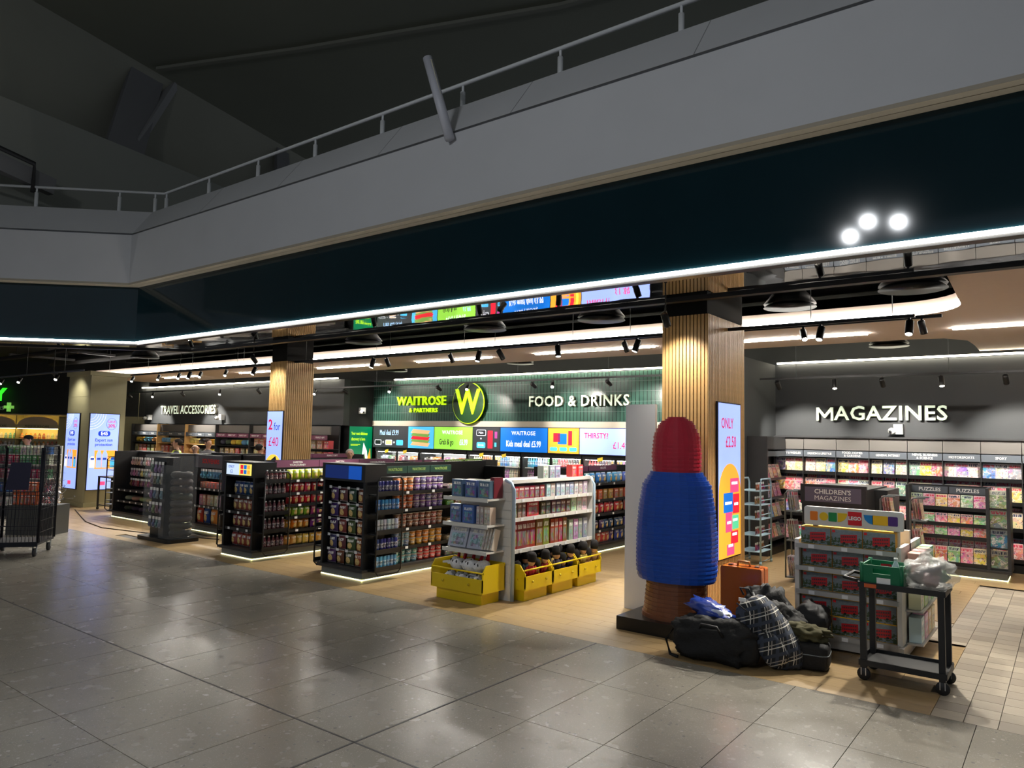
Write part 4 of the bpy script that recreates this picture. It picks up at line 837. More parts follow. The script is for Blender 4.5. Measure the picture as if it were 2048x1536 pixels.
row_x('hang', 7.66, -13.4, -12.52, .99, 8, (90, 150, 190), 'blue souvenir pack on hooks under the SOUVENIRS header', 'pack', 'souvenir packs on hooks', (1.5, 1.5, 1.3))
row_x('box', 7.7, -13.4, -12.52, .81, 8, (220, 130, 110), 'coral souvenir box on the upper souvenir shelf', 'box', 'souvenir boxes', (.09, .1, .11))
row_x('box', 7.7, -13.4, -12.52, .48, 7, (220, 190, 190), 'pale pink souvenir box on the lower souvenir shelf', 'box', 'pale souvenir boxes', (.1, .1, .2), jc=40)
for j, c in enumerate(((220, 70, 40), (50, 90, 170), (236, 150, 70), (200, 60, 60))): put('bag', (-13.3 + .24 * j, 7.64, .146), 0, c, '%s printed gift bag at the foot of the souvenir unit' % ('orange', 'blue', 'amber', 'red')[j], 'bag', 'gift bags at the souvenir unit', (1.25, 1.4, 1.35))

# ---- keyring unit
T = thing('shelving_unit', 'black shelving unit hung with rows of keyrings', 'shelving', (-15.6, 7.9, 0)); base_unit(T, -16.7, -14.4, 7.45, 8.6)
part(T, 'back_panel', B(-16.65, -14.45, 8.0, 8.04, .14, 1.42), DARK); part(T, 'end_panel', B(-16.68, -16.62, 7.5, 8.55, .14, 1.42), DARK); part(T, 'end_panel', B(-14.48, -14.42, 7.5, 8.55, .14, 1.42), DARK)
for z in (.36, .6): shelf_y(T, 7.55, 8.0, -16.6, -14.5, z, BLACK, 8)
for k, z in enumerate((.66, .88, 1.12)):
    part(T, 'hook_rail', B(-16.6, -14.5, 7.97, 8.0, z + .12, z + .135), STEEL)
    row_x('hang', 7.8, -16.55, -14.55, z, 18, ((150, 60, 70), (170, 150, 150), (200, 196, 190))[k], '%s keyring card on the %s row of the keyring unit' % (('wine red', 'dusty grey', 'silver')[k], ('lowest', 'middle', 'highest')[k]), 'keyring', 'keyrings on hooks', (1.2, 1.2, 1.25), jc=40)
row_x('neck_pillow', 7.75, -16.5, -14.6, .36, 6, (196, 186, 166), 'rolled cream soft hat on the keyring unit shelf', 'hat', 'soft hats on the keyring unit', (.8, .8, .75), jc=40)
row_x('neck_pillow', 7.75, -16.5, -14.6, .146, 6, (70, 66, 70), 'dark folded cap on the base of the keyring unit', 'hat', 'dark caps on the keyring unit', (.8, .8, .75), jc=30)
loop_frame(T, -17.0, 7.5, 7.95, .1, 1.28); 
for z in (.25, .5, .75, 1.0, 1.2): part(T, 'wire_basket', MB().box(-17.0, -16.7, 7.5, 7.95, z - .01, z).tube([(-17.0, 7.5, z + .08), (-16.7, 7.5, z + .08), (-16.7, 7.95, z + .08), (-17.0, 7.95, z + .08)], .006, 4, close=True), STEEL)
# ---- clear tower of neck pillows
T = thing('display_tower', 'clear acrylic tower of neck pillows and luggage tags on black base', 'display stand', (-12.55, 6.62, 0))
part(T, 'base', MB().prism(rrect(1.1, .6, .1, 4, -12.55, 6.62), 0, .06, 'z'), BLACK)
part(T, 'core', B(-12.95, -12.5, 6.5, 6.75, .06, 1.42), BLACK)
for x in (-12.08, -13.04): part(T, 'clear_sheet', B(x - .005, x + .005, 6.4, 6.84, .06, 1.46), ACRYL)
part(T, 'clear_sheet', B(-12.46, -12.085, 6.395, 6.405, .06, 1.3), ACRYL)
for z in (.25, .5, .75, 1.0, 1.2): row_x('hang', 6.47, -12.98, -12.52, z - .05, 4, (130, 132, 140), 'grey luggage tag hanging on the acrylic tower', 'luggage tag', 'luggage tags on the tower', (1.2, 1.2, 1.4), jc=24)
for k in range(9): put('neck_pillow', (-12.28, 6.66, .06 + .125 * k), .1 * k, jit((42, 42, 44), 8), 'charcoal neck pillow stacked in the acrylic tower', 'pillow', 'neck pillows in the tower', (1.05, 1.05, .95))

# ---- white toy unit with yellow bins
T = thing('toy_shelving_unit', 'white slatted toy unit with rounded end frames', 'shelving', (-5.6, 7.8, 0))
for y0, y1 in ((6.86, 6.9), (8.66, 8.7)):
    pr = [(-6.0, .0), (-5.2, .0), (-5.2, 1.28), (-5.23, 1.35), (-5.30, 1.38), (-5.9, 1.38), (-5.97, 1.35), (-6.0, 1.28)]
    part(T, 'end_frame', MB().prism(pr, y0, y1), SHELFW)
part(T, 'frame_edge', MB().tube([(-5.19, 6.87, 0), (-5.19, 6.87, 1.28), (-5.23, 6.87, 1.36), (-5.32, 6.87, 1.39)], .022, 8), mat('pale_blue_edge', (176, 196, 214), .4)); part(T, 'frame_edge', MB().tube([(-5.19, 8.68, 0), (-5.19, 8.68, 1.28), (-5.23, 8.68, 1.36), (-5.32, 8.68, 1.39)], .022, 8), mat('pale_blue_edge', (176, 196, 214), .4))
part(T, 'spine', B(-5.68, -5.64, 6.9, 8.66, 0, 1.36), SHELFW)
for k in range(12): part(T, 'slat', B(-5.98, -5.22, 6.852, 6.86, .10 + .105 * k, .195 + .105 * k), SHELFW)
for k in range(11): part(T, 'slat', B(-5.64, -5.632, 6.9, 8.66, .12 + .105 * k, .215 + .105 * k), SHELFW)
for z in (.57, .94, 1.16): shelf_x(T, -5.63, -5.21, 6.9, 8.66, z, SHELFW, 7)
shelf_x(T, -5.64, -5.24, 6.9, 8.66, 1.385, SHELFW, 0)
for z in (.58, .88, 1.18): shelf_y(T, 6.52, 6.85, -5.98, -5.3, z, SHELFW, 0)
W_ = 'of the white toy unit'
rc = random.Random(5)
for k, (key, y0, y1, n, z, c, nm, sc) in enumerate((('box', 6.95, 7.4, 5, .57, (150, 40, 44), 'red and black toy box', (.11, .08, .33)), ('box', 7.42, 7.7, 2, .57, (140, 110, 50), 'green and gold toy box', (.14, .1, .33)), ('box', 7.72, 8.1, 4, .57, (140, 60, 40), 'rust toy box', (.08, .1, .3)), ('box', 8.14, 8.62, 4, .57, (150, 140, 150), 'grey figure box', (.1, .1, .26)),
        ('box', 6.95, 7.2, 3, .94, (150, 120, 110), 'brown soft figure pack', (.07, .08, .17)), ('box', 7.22, 7.5, 1, .94, (170, 40, 44), 'large red play set', (.26, .08, .18)), ('box', 7.52, 8.2, 6, .94, (90, 60, 60), 'dark figure pack', (.1, .08, .16)), ('box', 8.22, 8.62, 3, .94, (220, 200, 196), 'white and red gift box', (.11, .08, .19)),
        ('box', 6.95, 7.6, 6, 1.16, (150, 60, 70), 'red bus toy pack', (.1, .08, .15)), ('box', 7.62, 8.62, 9, 1.16, (190, 184, 188), 'white figure box', (.09, .08, .16)), ('box', 7.55, 7.95, 3, 1.385, (170, 170, 172), 'white boxed figure on top', (.11, .09, .16)), ('box', 8.2, 8.5, 2, 1.385, (200, 80, 90), 'red boxed figure on top', (.11, .09, .16)))):
    row_y(key, -5.3, y0, y1, z, n, c, '%s %s' % (nm, ('on the lower shelf ' if z < .6 else 'on the middle shelf ' if z < 1 else 'on the upper shelf ' if z < 1.2 else '') + W_), 'box', 'toys ' + W_, sc, .006, jc=26)
EN = 'at the white toy unit end'
row_x('box', 6.66, -5.96, -5.32, 1.18, 3, (74, 100, 140), 'blue aeroplane box on the high shelf ' + EN, 'box', 'aeroplane boxes', (.17, .1, .2)); row_x('box', 6.75, -5.40, -5.32, 1.18, 1, (110, 44, 48), 'maroon aeroplane box on the high shelf ' + EN, 'box', None, (.06, .16, .24))
row_x('box', 6.64, -5.96, -5.55, .88, 2, (90, 120, 170), 'blue and red aeroplane set on the middle shelf ' + EN, 'box', 'aeroplane sets', (.17, .1, .21)); row_x('box', 6.66, -5.55, -5.32, .88, 4, (206, 196, 186), 'narrow white box on the middle shelf ' + EN, 'box', 'narrow white boxes', (.045, .1, .2))
for k in range(2): put('box', (-5.83 + .3 * k, 6.62, .583), 0, (186, 190, 206), 'pale airport play set tilted on the low shelf ' + EN, 'box', 'airport play sets', (.28, .05, .26), -.3)
for k in range(4): put('box', (-5.42 + .035 * k, 6.62 + .01 * k, .583), 0, (214, 204, 192), 'thin white play set standing on the low shelf ' + EN, 'box', 'thin play sets', (.025, .1, .25), -.3)
def bin_(x0, x1, y0, y1, h, face, label):
    """yellow open bin on a plinth; raised rounded ends, knobs on the front"""
    T = thing('toy_bin', label, 'bin', ((x0 + x1) / 2, (y0 + y1) / 2, 0), 0, 'yellow toy bins')
    part(T, 'plinth', B(x0 + .05, x1 - .05, y0 + .05, y1 - .05, 0, .13), YELLOW); part(T, 'floor_tray', B(x0, x1, y0, y1, .13, .15), YELLOW)
    if face == '-y':
        part(T, 'front_panel', B(x0, x1, y0, y0 + .012, .15, .29), YELLOW); part(T, 'back_panel', B(x0, x1, y1 - .012, y1, .15, h), YELLOW)
        for x in (x0, x1 - .012): part(T, 'side_panel', MB().prism([(y0, .15), (y1, .15), (y1, h - .04), (y1 - .04, h), (y0 + .06, h), (y0, h - .08)], x, x + .012, 'x'), YELLOW)
        part(T, 'guard_rail', MB().tube([(x0, y0 + .01, .36), (x1, y0 + .01, .36)], .01, 6), YELLOW); ks = [(x0 + (x1 - x0) * f, y0 - .01, .22) for f in (.25, .75)]
    else:
        part(T, 'front_panel', B(x1 - .012, x1, y0, y1, .15, .29), YELLOW); part(T, 'back_panel', B(x0, x0 + .012, y0, y1, .15, h), YELLOW)
        for y in (y0, y1 - .012): part(T, 'side_panel', MB().prism([(x0, .15), (x1, .15), (x1, h - .1), (x1 - .08, h), (x0, h)], y, y + .012, 'y'), YELLOW)
        part(T, 'guard_rail', MB().tube([(x1 - .01, y0, .36), (x1 - .01, y1, .36)], .01, 6), YELLOW); ks = [(x1 + .01, y0 + (y1 - y0) * f, .22) for f in (.25, .75)]
    for k in ks: part(T, 'knob', MB().ell(k, (.016, .016, .016), 8, 5), mat('bin_knob', (214, 190, 60), .25, .6))
bin_(-6.06, -5.27, 6.42, 6.83, .44, '-y', 'yellow bin of white plush aeroplanes at the unit end')
BNM = ('yellow bin of soft guards beside the end frame', 'yellow bin of soft guards in the middle', 'yellow bin of soft guards at the far end')
for k in range(3): bin_(-5.48, -5.04, 6.915 + .58 * k, 7.475 + .58 * k, .42, '+x', BNM[k])
for k in range(10):
    a = rc.random; lay = k // 5
    put('plane', (-5.88 + .105 * (k % 5) + .02 * lay, 6.56 + .06 * (k % 2), .16 + .16 * lay), rc.uniform(-.45, .45), (242, 242, 244), 'white plush aeroplane heaped in the yellow end bin', 'plush toy', 'plush aeroplanes in the bin', (.95, .95, 1.25), rc.uniform(-.2, .1))
for b in range(3):
    for k in range(11):
        cc = ((176, 40, 40), (40, 44, 70), (190, 150, 100))[(k + b) % 3]; lay = k // 6
        put('guard', (-5.15 - .12 * (k % 3) + .02 * lay, 7.0 + .59 * b + .18 * ((k // 3) % 2) + .12 * lay + .08 * (k % 2), .15 + .1 * lay), rc.uniform(1.1, 2.0), jit(cc, 14), 'soft toy guard with black hat in the %s' % BNM[b].replace('yellow bin of soft guards', 'guard bin'), 'plush toy', 'soft guards in the bins', (1.05, 1.05, 1.1), rc.uniform(-.35, .2))

# ---- fridges
GL = mat('fridge_back', (236, 240, 244), .4)
FRC = ((220, 210, 180), (200, 120, 60), (230, 200, 90), (70, 140, 190), (190, 210, 226), (90, 150, 90), (200, 60, 70), (70, 40, 44), (240, 150, 50), (180, 100, 170))
nf = 6; fx0, fx1 = -15.2, -5.2; fw_ = (fx1 - fx0) / nf
cnt = 0
FL = ('beneath the Meal deal words', 'beneath the Grab & go screen', 'beneath the drink and snack icons', 'beneath the lunch box picture', 'beneath the THIRSTY screen', 'past the THIRSTY screen')
for i in range(nf):
    x0 = fx0 + fw_ * i; x1 = x0 + fw_ - .02
    T = thing('drinks_fridge', 'black glass-door fridge ' + FL[i], 'fridge', ((x0 + x1) / 2, 14.0, 0), 0, 'glass-door fridges')
    part(T, 'cabinet', MB().box(x0, x1, 13.8, 14.4, 0, .3).box(x0, x1, 13.8, 14.4, 1.47, 1.55).box(x0, x0 + .03, 13.8, 14.4, .3, 1.47).box(x1 - .03, x1, 13.8, 14.4, .3, 1.47), BLACK)
    part(T, 'back_board', B(x0 + .03, x1 - .03, 14.36, 14.4, .3, 1.47), GL)
    part(T, 'fascia', B(x0, x1, 13.74, 13.8, 1.44, 1.55), BLACK); part(T, 'light_strip', B(x0 + .05, x1 - .05, 13.81, 13.83, 1.43, 1.465), LED)
    for z in (.3, .62, .92, 1.2): part(T, 'shelf', B(x0 + .03, x1 - .03, 13.86, 14.34, z - .02, z), SHELFW)
    for j in range(2):
        dx0 = x0 + (x1 - x0) / 2 * j; dx1 = dx0 + (x1 - x0) / 2
        D = part(T, 'door', MB().box(dx0, dx0 + .03, 13.76, 13.79, .28, 1.47).box(dx1 - .03, dx1, 13.76, 13.79, .28, 1.47).box(dx0, dx1, 13.76, 13.79, 1.44, 1.47).box(dx0, dx1, 13.76, 13.79, .28, .31), BLACK)
        part(D, 'glass_pane', B(dx0 + .03, dx1 - .03, 13.772, 13.778, .31, 1.44), GLASS); part(D, 'handle', MB().bar((dx1 - .04, 13.74, .7), (dx1 - .04, 13.74, 1.2), .02, .02), CHROME)
    for r_, z in enumerate((.92, 1.2)):
        col = FRC[(i * 3 + r_ * 4) % 10]
        n_ = 22
        for k in range(n_):
            c = FRC[(i * 3 + r_ * 4 + k // 4) % 10]
            if i < 2: put('box', (x0 + .08 + (x1 - x0 - .16) * k / (n_ - 1), 13.95, z), 0, jit(c if k % 3 else (220, 220, 210), 20), 'chilled food pack on the %s fridge shelf %s' % (('middle', 'top')[r_], FL[i]), 'food pack', 'food packs in the fridges', (.066, .08, .11 + .03 * (k % 2)))
            else: put('far_bottle', (x0 + .08 + (x1 - x0 - .16) * k / (n_ - 1), 13.95, z), 0, jit(c, 24), 'chilled drink bottle on the %s fridge shelf %s' % (('middle', 'top')[r_], FL[i]), 'bottle', 'bottles in the fridges', (.85, .85, .9))
    if i in (0, 2, 4):
        for k in range(2): solo('shelf_flag', MB().prism([(x0 + .4 + .7 * k, 1.4), (x0 + .53 + .7 * k, 1.43), (x0 + .53 + .7 * k, 1.51), (x0 + .4 + .7 * k, 1.48)], 13.725, 13.735), mat('flag_yellow', (240, 210, 60), .5), 'small yellow flag on the fridge ' + FL[i], 'flag', 'yellow fridge flags')

# ---- magazine wall
MAGC = ((232, 120, 130), (238, 180, 170), (220, 60, 90), (240, 214, 150), (110, 160, 130), (90, 130, 190), (240, 200, 60), (200, 190, 180), (226, 90, 60), (150, 110, 150))
XB = (-4.33, -3.81, -3.26, -2.73, -2.15, -1.64, -1.12, -.59, 0.0)
HD = ('CELEBRITY & WEEKLIES', 'FASHION & LIFESTYLE', 'FOOD, HOMES\n& GARDENS', 'GENERAL INTEREST', 'NEWS, BUSINESS\n& SCIENCE', 'MOTORSPORTS', 'SPORT', '')
BN = ('CELEBRITY', 'FASHION', 'FOOD', 'GENERAL INTEREST', 'NEWS', 'MOTORSPORTS', 'SPORT', 'unlettered end')
BC = (0, 2, 7, 4, 5, 8, 6, 1)
for i in range(8):
    x0, x1 = XB[i], XB[i + 1]
    T = thing('magazine_rack', 'charcoal magazine bay with %s header' % BN[i] if HD[i] else 'charcoal magazine bay without lettering beside the SPORT bay', 'magazine rack', ((x0 + x1) / 2, 13.8, 0), 0, 'magazine wall bays')
    part(T, 'back_panel', B(x0, x1, 13.9, 13.95, 0, 2.02), DARK); part(T, 'upper_panel', B(x0 + .004, x1 - .004, 13.66, 13.7, 1.79, 2.0), mat('taupe_panel', (104, 100, 96), .6)); part(T, 'top_board', B(x0, x1, 13.62, 13.95, 2.0, 2.03), DARK)
    P = part(T, 'header_panel', B(x0 + .006, x1 - .006, 13.63, 13.65, 1.66, 1.775), GREYH)
    if HD[i]: text(P, HD[i], .052, TXTW, tuple(Vector(((x0 + x1) / 2, 13.627, 1.72)) - wpos(T)), bold=.02, fw=.8 if len(HD[i]) > 12 and '\n' not in HD[i] else .95)
    part(T, 'divider', B(x0 - .006, x0 + .006, 13.6, 13.95, 0, 1.66), DARK); part(T, 'plinth', B(x0, x1, 13.55, 13.95, 0, .12), BLACK)
    for r_, z in enumerate((.18, .64, 1.03, 1.38)):
        yf = 13.55 + .03 * r_
        part(T, 'shelf', MB().box(x0 + .006, x1 - .006, yf, 13.9, z - .02, z).box(x0 + .006, x1 - .006, yf - .01, yf, z - .03, z + .03), BLACK)
        for tier in range(2 if r_ < 3 else 1):
            n_ = 3
            for k in range(n_):
                xx = x0 + .012 + (x1 - x0 - .024) * (k + .5) / n_
                put('magazine', (xx, yf + .05 + .13 * tier, z + .085 * tier), 0, jit(MAGC[(BC[i] + k * 2 + r_ * 3 + tier * 5) % 10], 16), '%s magazine on %s of the %s bay' % (('pink', 'peach', 'crimson', 'cream', 'green', 'blue', 'yellow', 'stone grey', 'orange', 'mauve')[(BC[i] + k * 2 + r_ * 3 + tier * 5) % 10], ('the lowest shelf', 'the second shelf up', 'the third shelf up', 'the top shelf')[r_] + (', back tier' if tier else ''), BN[i]), 'magazine', 'magazines on the wall', (.79, 1, .84 if tier else .92), -.16, kids=r_ > 2)
# ---- side rack on the partition
T = thing('magazine_rack', 'charcoal side rack of tilted magazines on the partition wall', 'magazine rack', (-4.3, 13.1, 0))
part(T, 'back_panel', B(-4.395, -4.37, 12.4, 13.6, 0, 2.0), DARK); part(T, 'end_panel', B(-4.37, -4.05, 12.4, 12.44, 0, 2.0), DARK); part(T, 'upper_panel', B(-4.37, -4.1, 12.44, 13.55, 1.78, 2.0), DARK); part(T, 'header_panel', B(-4.1, -4.08, 12.46, 13.5, 1.66, 1.75), GREYH); part(T, 'plinth', B(-4.37, -4.05, 12.44, 13.54, 0, .12), BLACK)
for r_, z in enumerate((.25, .6, .95, 1.28)):
    shelf_x(T, -4.37, -4.1, 12.44, 13.54, z, DARK, 0)
    for k in range(5): put('magazine', (-4.15, 12.56 + .21 * k, z), PI / 2, jit(MAGC[(k + r_ * 3) % 10], 30), 'tilted magazine on the side rack of the partition', 'magazine', 'magazines on the side rack', (.85, 1, .85), -.25, kids=False)
# ---- puzzle gondola
T = thing('magazine_rack', 'charcoal low rack with two PUZZLES headers', 'magazine rack', (-1.4, 12.8, 0)); base_unit(T, -2.02, -.7, 12.55, 13.15)
part(T, 'back_panel', B(-2.0, -.98, 13.08, 13.12, .14, 1.3), DARK); part(T, 'end_panel', B(-2.02, -1.98, 12.6, 13.12, .14, 1.3), DARK); part(T, 'tower_panel', B(-.99, -.95, 12.58, 13.12, .14, 1.3), DARK); part(T, 'tower_panel', B(-.74, -.70, 12.58, 13.12, .14, 1.32), DARK)
for x0, x1 in ((-1.98, -1.5), (-1.48, -1.0)):
    P = part(T, 'header_panel', B(x0, x1, 12.93, 12.95, 1.18, 1.28), GREYH); text(P, 'PUZZLES', .075, TXTW, tuple(Vector(((x0 + x1) / 2, 12.927, 1.23)) - wpos(T)), bold=.02)
for r_, z in enumerate((.18, .56, .74, .97)):
    yf = 12.6 + .05 * r_
    part(T, 'shelf', MB().box(-1.98, -.99, yf, 13.08, z - .02, z).box(-1.98, -.99, yf - .01, yf, z - .03, z + .025), BLACK)
    for k in range(6):
        put('magazine', (-1.9 + .164 * k, yf + .05, z), 0, jit(((230, 110, 150), (240, 200, 60), (226, 100, 70), (140, 190, 110))[(k + r_) % 4], 14), '%s puzzle magazine on the %s shelf of the PUZZLES rack' % (('pink', 'yellow', 'coral', 'green')[(k + r_) % 4], ('lowest', 'second', 'third', 'top')[r_]), 'magazine', 'puzzle magazines', (.74, 1, .85 if r_ == 0 else .72 if r_ == 3 else .55), -.15, kids=r_ == 3)
        if r_ == 0: put('magazine', (-1.9 + .164 * k, yf + .2, z + .12), 0, jit(((190, 110, 60), (220, 110, 120))[k % 2], 20), '%s puzzle magazine in the back tier of the lowest PUZZLES shelf' % ('tan', 'rose')[k % 2], 'magazine', 'puzzle magazines', (.74, 1, .75), -.15, kids=False)
for r_, (z, c, nm) in enumerate(((.17, (120, 130, 70), 'green meadow'), (.46, (60, 130, 150), 'teal travel'), (.74, (120, 140, 80), 'garden'), (1.02, (140, 150, 90), 'garden'))):
    part(T, 'shelf', B(-.95, -.74, 12.6, 12.9, z - .02, z), BLACK); put('magazine', (-.845, 12.64, z), 0, c, '%s magazine in the end column of the PUZZLES rack, %s' % (nm, ('lowest', 'second', 'third', 'top')[r_]), 'magazine', 'end column magazines', (.95, 1, .9), -.1)
# ---- children's magazines unit
T = thing('magazine_rack', "charcoal unit with plum CHILDREN'S MAGAZINES header", 'magazine rack', (-2.5, 11.0, 0)); base_unit(T, -2.98, -2.0, 10.42, 11.9, lit=False)
part(T, 'body', B(-2.96, -2.14, 10.5, 11.85, .14, 1.3), DARK); part(T, 'side_board', B(-2.14, -1.98, 11.0, 11.85, .14, 1.28), DARK)
P = part(T, 'header_panel', MB().box(-2.96, -2.13, 10.44, 10.5, 1.08, 1.345), DARK); part(P, 'header_face', B(-2.9, -2.19, 10.432, 10.44, 1.115, 1.31), mat('mauve_face', (104, 96, 116), .5))
for k, s_ in enumerate(("CHILDREN'S", 'MAGAZINES')): text(P, s_, .085, TXTW, tuple(Vector((-2.545, 10.43, 1.25 - .085 * k)) - wpos(T)), bold=.02)
for x in (-3.16, -1.96, -1.62): 
    part(T, 'rack_frame', MB().tube([(x, 10.42, .05), (x, 10.42, 1.2), (x + .04, 10.42, 1.24), (x + .17, 10.42, 1.24)], .012, 6).tube([(x, 10.7, .05), (x, 10.7, 1.2), (x + .04, 10.7, 1.24), (x + .17, 10.7, 1.24)], .012, 6), STEEL)
    part(T, 'rack_tray', MB().box(x, x + .17, 10.42, 10.7, .05, .065).box(x, x + .17, 10.42, 10.7, .55, .565).box(x, x + .17, 10.42, 10.7, .95, .965), STEEL)
    for k, z in enumerate((.07, .57, .97)):
        for j in range(4): put('magazine', (x + .04 + .03 * j, 10.56, z), PI / 2, jit((206, 200, 206) if x < -3 else MAGC[j], 20), 'upright magazine in the wire rack %s' % {-3.16: "beside the CHILDREN'S header", -1.96: "between the CHILDREN'S header and the puzzles", -1.62: 'beside the PUZZLES headers'}[x], 'magazine', 'magazines in wire racks', (.9, 1, .95), -.12, kids=False)
# ---- pale wire rack by the pillar
T = thing('wire_rack', 'pale blue wire rack of trinkets beside the oak pillar', 'rack', (-4.0, 11.7, 0)); PB = mat('pale_blue_wire', (176, 206, 224), .4)
for x in (-4.2, -3.85): part(T, 'rack_frame', MB().tube([(x, 11.45, 0.05), (x, 11.45, 1.25), (x, 11.5, 1.32), (x, 11.9, 1.32), (x, 11.95, 1.25), (x, 11.95, .05)], .015, 6, close=True), PB)
for z in (.2, .45, .7, .92, 1.14): part(T, 'wire_shelf', MB().box(-4.2, -3.85, 11.45, 11.95, z - .012, z).tube([(-3.85, 11.45, z + .07), (-3.85, 11.95, z + .07)], .008, 5), PB); row_y('hang', -3.95, 11.5, 11.92, z, 5, (190, 90, 100), 'small red and white trinket on the pale wire rack', 'trinket', 'trinkets on the wire rack', (1.1, 1.1, .9), jc=50)
for x in (-4.2, -3.85):
    for y in (11.45, 11.95): part(T, 'foot', MB().lathe([(.02, 0), (.02, .05)], (x, y, 0), 8), PB)

# ---- stand of boxed bus sets
T = thing('toy_stand', 'grey stand of red bus brick sets with coloured header', 'display stand', (-1.7, 7.9, 0)); GS = mat('stand_grey', (176, 174, 170), .4, .2)
part(T, 'base', B(-2.14, -1.2, 7.28, 8.45, .02, .12), GS); part(T, 'spine', B(-2.12, -1.22, 7.78, 7.84, .12, 1.1), SHELFW)
for x in (-2.14, -1.26): part(T, 'side_post', B(x, x + .04, 7.34, 8.4, .12, .98), SHELFW)
for z, d in ((.94, 7.30), (.73, 7.3), (.51, 7.3), (.13, 7.28)): shelf_y(T, d, 7.78, -2.12, -1.24, z, GS, 3)
H_ = part(T, 'header_panel', MB().prism(rrect(.86, .175, .02, 3, -1.64, 1.205), 7.42, 7.46), SHELFW); part(T, 'header_stay', MB().box(-2.0, -1.95, 7.46, 7.5, .95, 1.2).box(-1.3, -1.25, 7.46, 7.5, .95, 1.2), SHELFW)
for cx, poly, c in ((-1.98, rrect(.07, .085, .008, 2), (240, 130, 30)), (-1.89, circ(.04, 16), (240, 196, 20)), (-1.81, rrect(.075, .085, .006, 2), (20, 140, 70)), (-1.72, [(-.045, .042)] + [(.04 - .085 * (1 - math.cos(a)) - .0 + .0, .042 - .085 * math.sin(a)) for a in [PI / 2 * k / 6 for k in range(7)]], (240, 196, 20)), (-1.615, rrect(.12, .125, .004, 2), (214, 20, 30)), (-1.50, [(-.04, .042), (.04, .042), (.04, -.042), (-.0, -.03), (-.03, 0)], (20, 130, 200)), (-1.40, rrect(.13, .085, .01, 2), (244, 190, 20)), (-1.295, rrect(.08, .085, .008, 2), (80, 40, 120))):
    part(H_, 'printed_shape', MB().prism([(cx + a, 1.205 + b) for a, b in poly], 7.416, 7.42), mat('hdr_%d_%d_%d' % c, c, .4))
text(H_, 'LEGO', .046, TXTW, tuple(Vector((-1.615, 7.414, 1.205)) - wpos(T)), bold=.04, fw=.95)
YB = mat('box_yellow', (236, 176, 30), .4, vary=.03)
bw = .268
BOXM = B(-bw / 2, bw / 2, 0, .2, 0, .165).mesh('brick_set_box', YB); BOXP = B(-bw / 2 + .001, bw / 2 - .001, -.002, 0, .004, .158).mesh('front_print', MATS['print_bus'])
for nm, z, n_, y in (('on the top shelf', .94, 3, 7.36), ('on the second highest shelf', .73, 3, 7.4), ('on the second lowest shelf', .51, 3, 7.4), ('in the bottom lower layer', .13, 3, 7.36), ('in the bottom upper layer', .295, 3, 7.36)):
    for k in range(n_):
        o = new('brick_set_box', BOXM, None, (-1.95 + .274 * k, y, z + .002), (0, 0, 0)); props(o, 'red bus box %s %s of the grey stand' % (('beside the bags', 'in the middle', 'behind the trolley')[k], nm), 'box', 'red bus boxes'); new('front_print', BOXP, o)
for k, z in enumerate((.13, .42, .7)):
    P = part(T, 'side_shelf', B(-1.22, -1.08, 7.5, 8.4, z - .015, z), GS)
    for j in range(4): put('box', (-1.15, 7.62 + .21 * j, z), PI / 2, jit((200, 190, 170), 40), 'pale boxed set on the side shelf of the grey stand', 'box', 'side shelf sets', (.17, .1, .22))
# ================================================================== FRONT OBJECTS
# white board beside the pillar
solo('white_board', B(-4.06, -3.69, 7.48, 7.53, 0, 2.3), mat('board_white', (222, 222, 222), .5), 'tall plain white board standing beside the oak pillar', 'board')
# plinth and abstract brick sculpture: stacked stepped volumes
solo('sculpture_plinth', MB().prism([(-3.68, 6.62), (-2.38, 6.62), (-2.38, 7.44), (-3.68, 7.44)], 0, .13, 'z'), mat('plinth_black', (14, 13, 13), .25, vary=.2), 'low black plinth under the abstract brick sculpture', 'plinth')
def stepped(prof, c, layers, sx=1., sy=1.):
    m = MB(); z0, z1 = prof[0][1], prof[-1][1]
    for k in range(layers):
        za, zb = z0 + (z1 - z0) * k / layers, z0 + (z1 - z0) * (k + 1) / layers; zm = (za + zb) / 2
        for (r0, a), (r1, b) in zip(prof[:-1], prof[1:]):
            if a <= zm <= b: r = r0 + (r1 - r0) * (zm - a) / (b - a)
        r += .0 if k % 2 else -.007; m.lathe([(r, za), (r, zb)], (c[0], c[1], 0), 28, 0, False, sx, sy)
    return m
T = thing('brick_sculpture', 'abstract stacked sculpture of blue, red and brown toy bricks', 'sculpture', (-3.22, 7.0, .13))
BRW = mat('brick_brown', (124, 74, 46), .35, vary=.12, scale=20); BLU = mat('brick_blue', (14, 72, 170), .3, vary=.15, scale=14); RED = mat('brick_red', (176, 18, 46), .3, vary=.15, scale=14)
part(T, 'brown_base', stepped([(.36, .13), (.33, .2), (.30, .5)], (-3.22, 7.02), 18, 1, .9), BRW)
part(T, 'blue_body', stepped([(.40, .50), (.42, .60), (.42, .95), (.40, 1.2), (.36, 1.45), (.27, 1.58)], (-3.22, 7.02), 52, 1, .8), BLU)
part(T, 'red_crown', stepped([(.25, 1.58), (.26, 1.75), (.24, 1.95), (.18, 2.08), (.08, 2.14)], (-3.22, 7.02), 28, 1, .9), RED)
T = thing('suitcase', 'glossy orange-brown hard suitcase standing on the plinth', 'suitcase', (-2.60, 7.24, .132), .04)
lpart(T, 'shell', MB().prism(rrect(.40, .54, .015, 2, 0, .27), -.1, .12), mat('suitcase_brown', (172, 84, 26), .18, vary=.08)); lpart(T, 'side_band', MB().box(-.203, .203, -.004, .006, .0, .543), mat('band_brown', (120, 54, 20), .3))
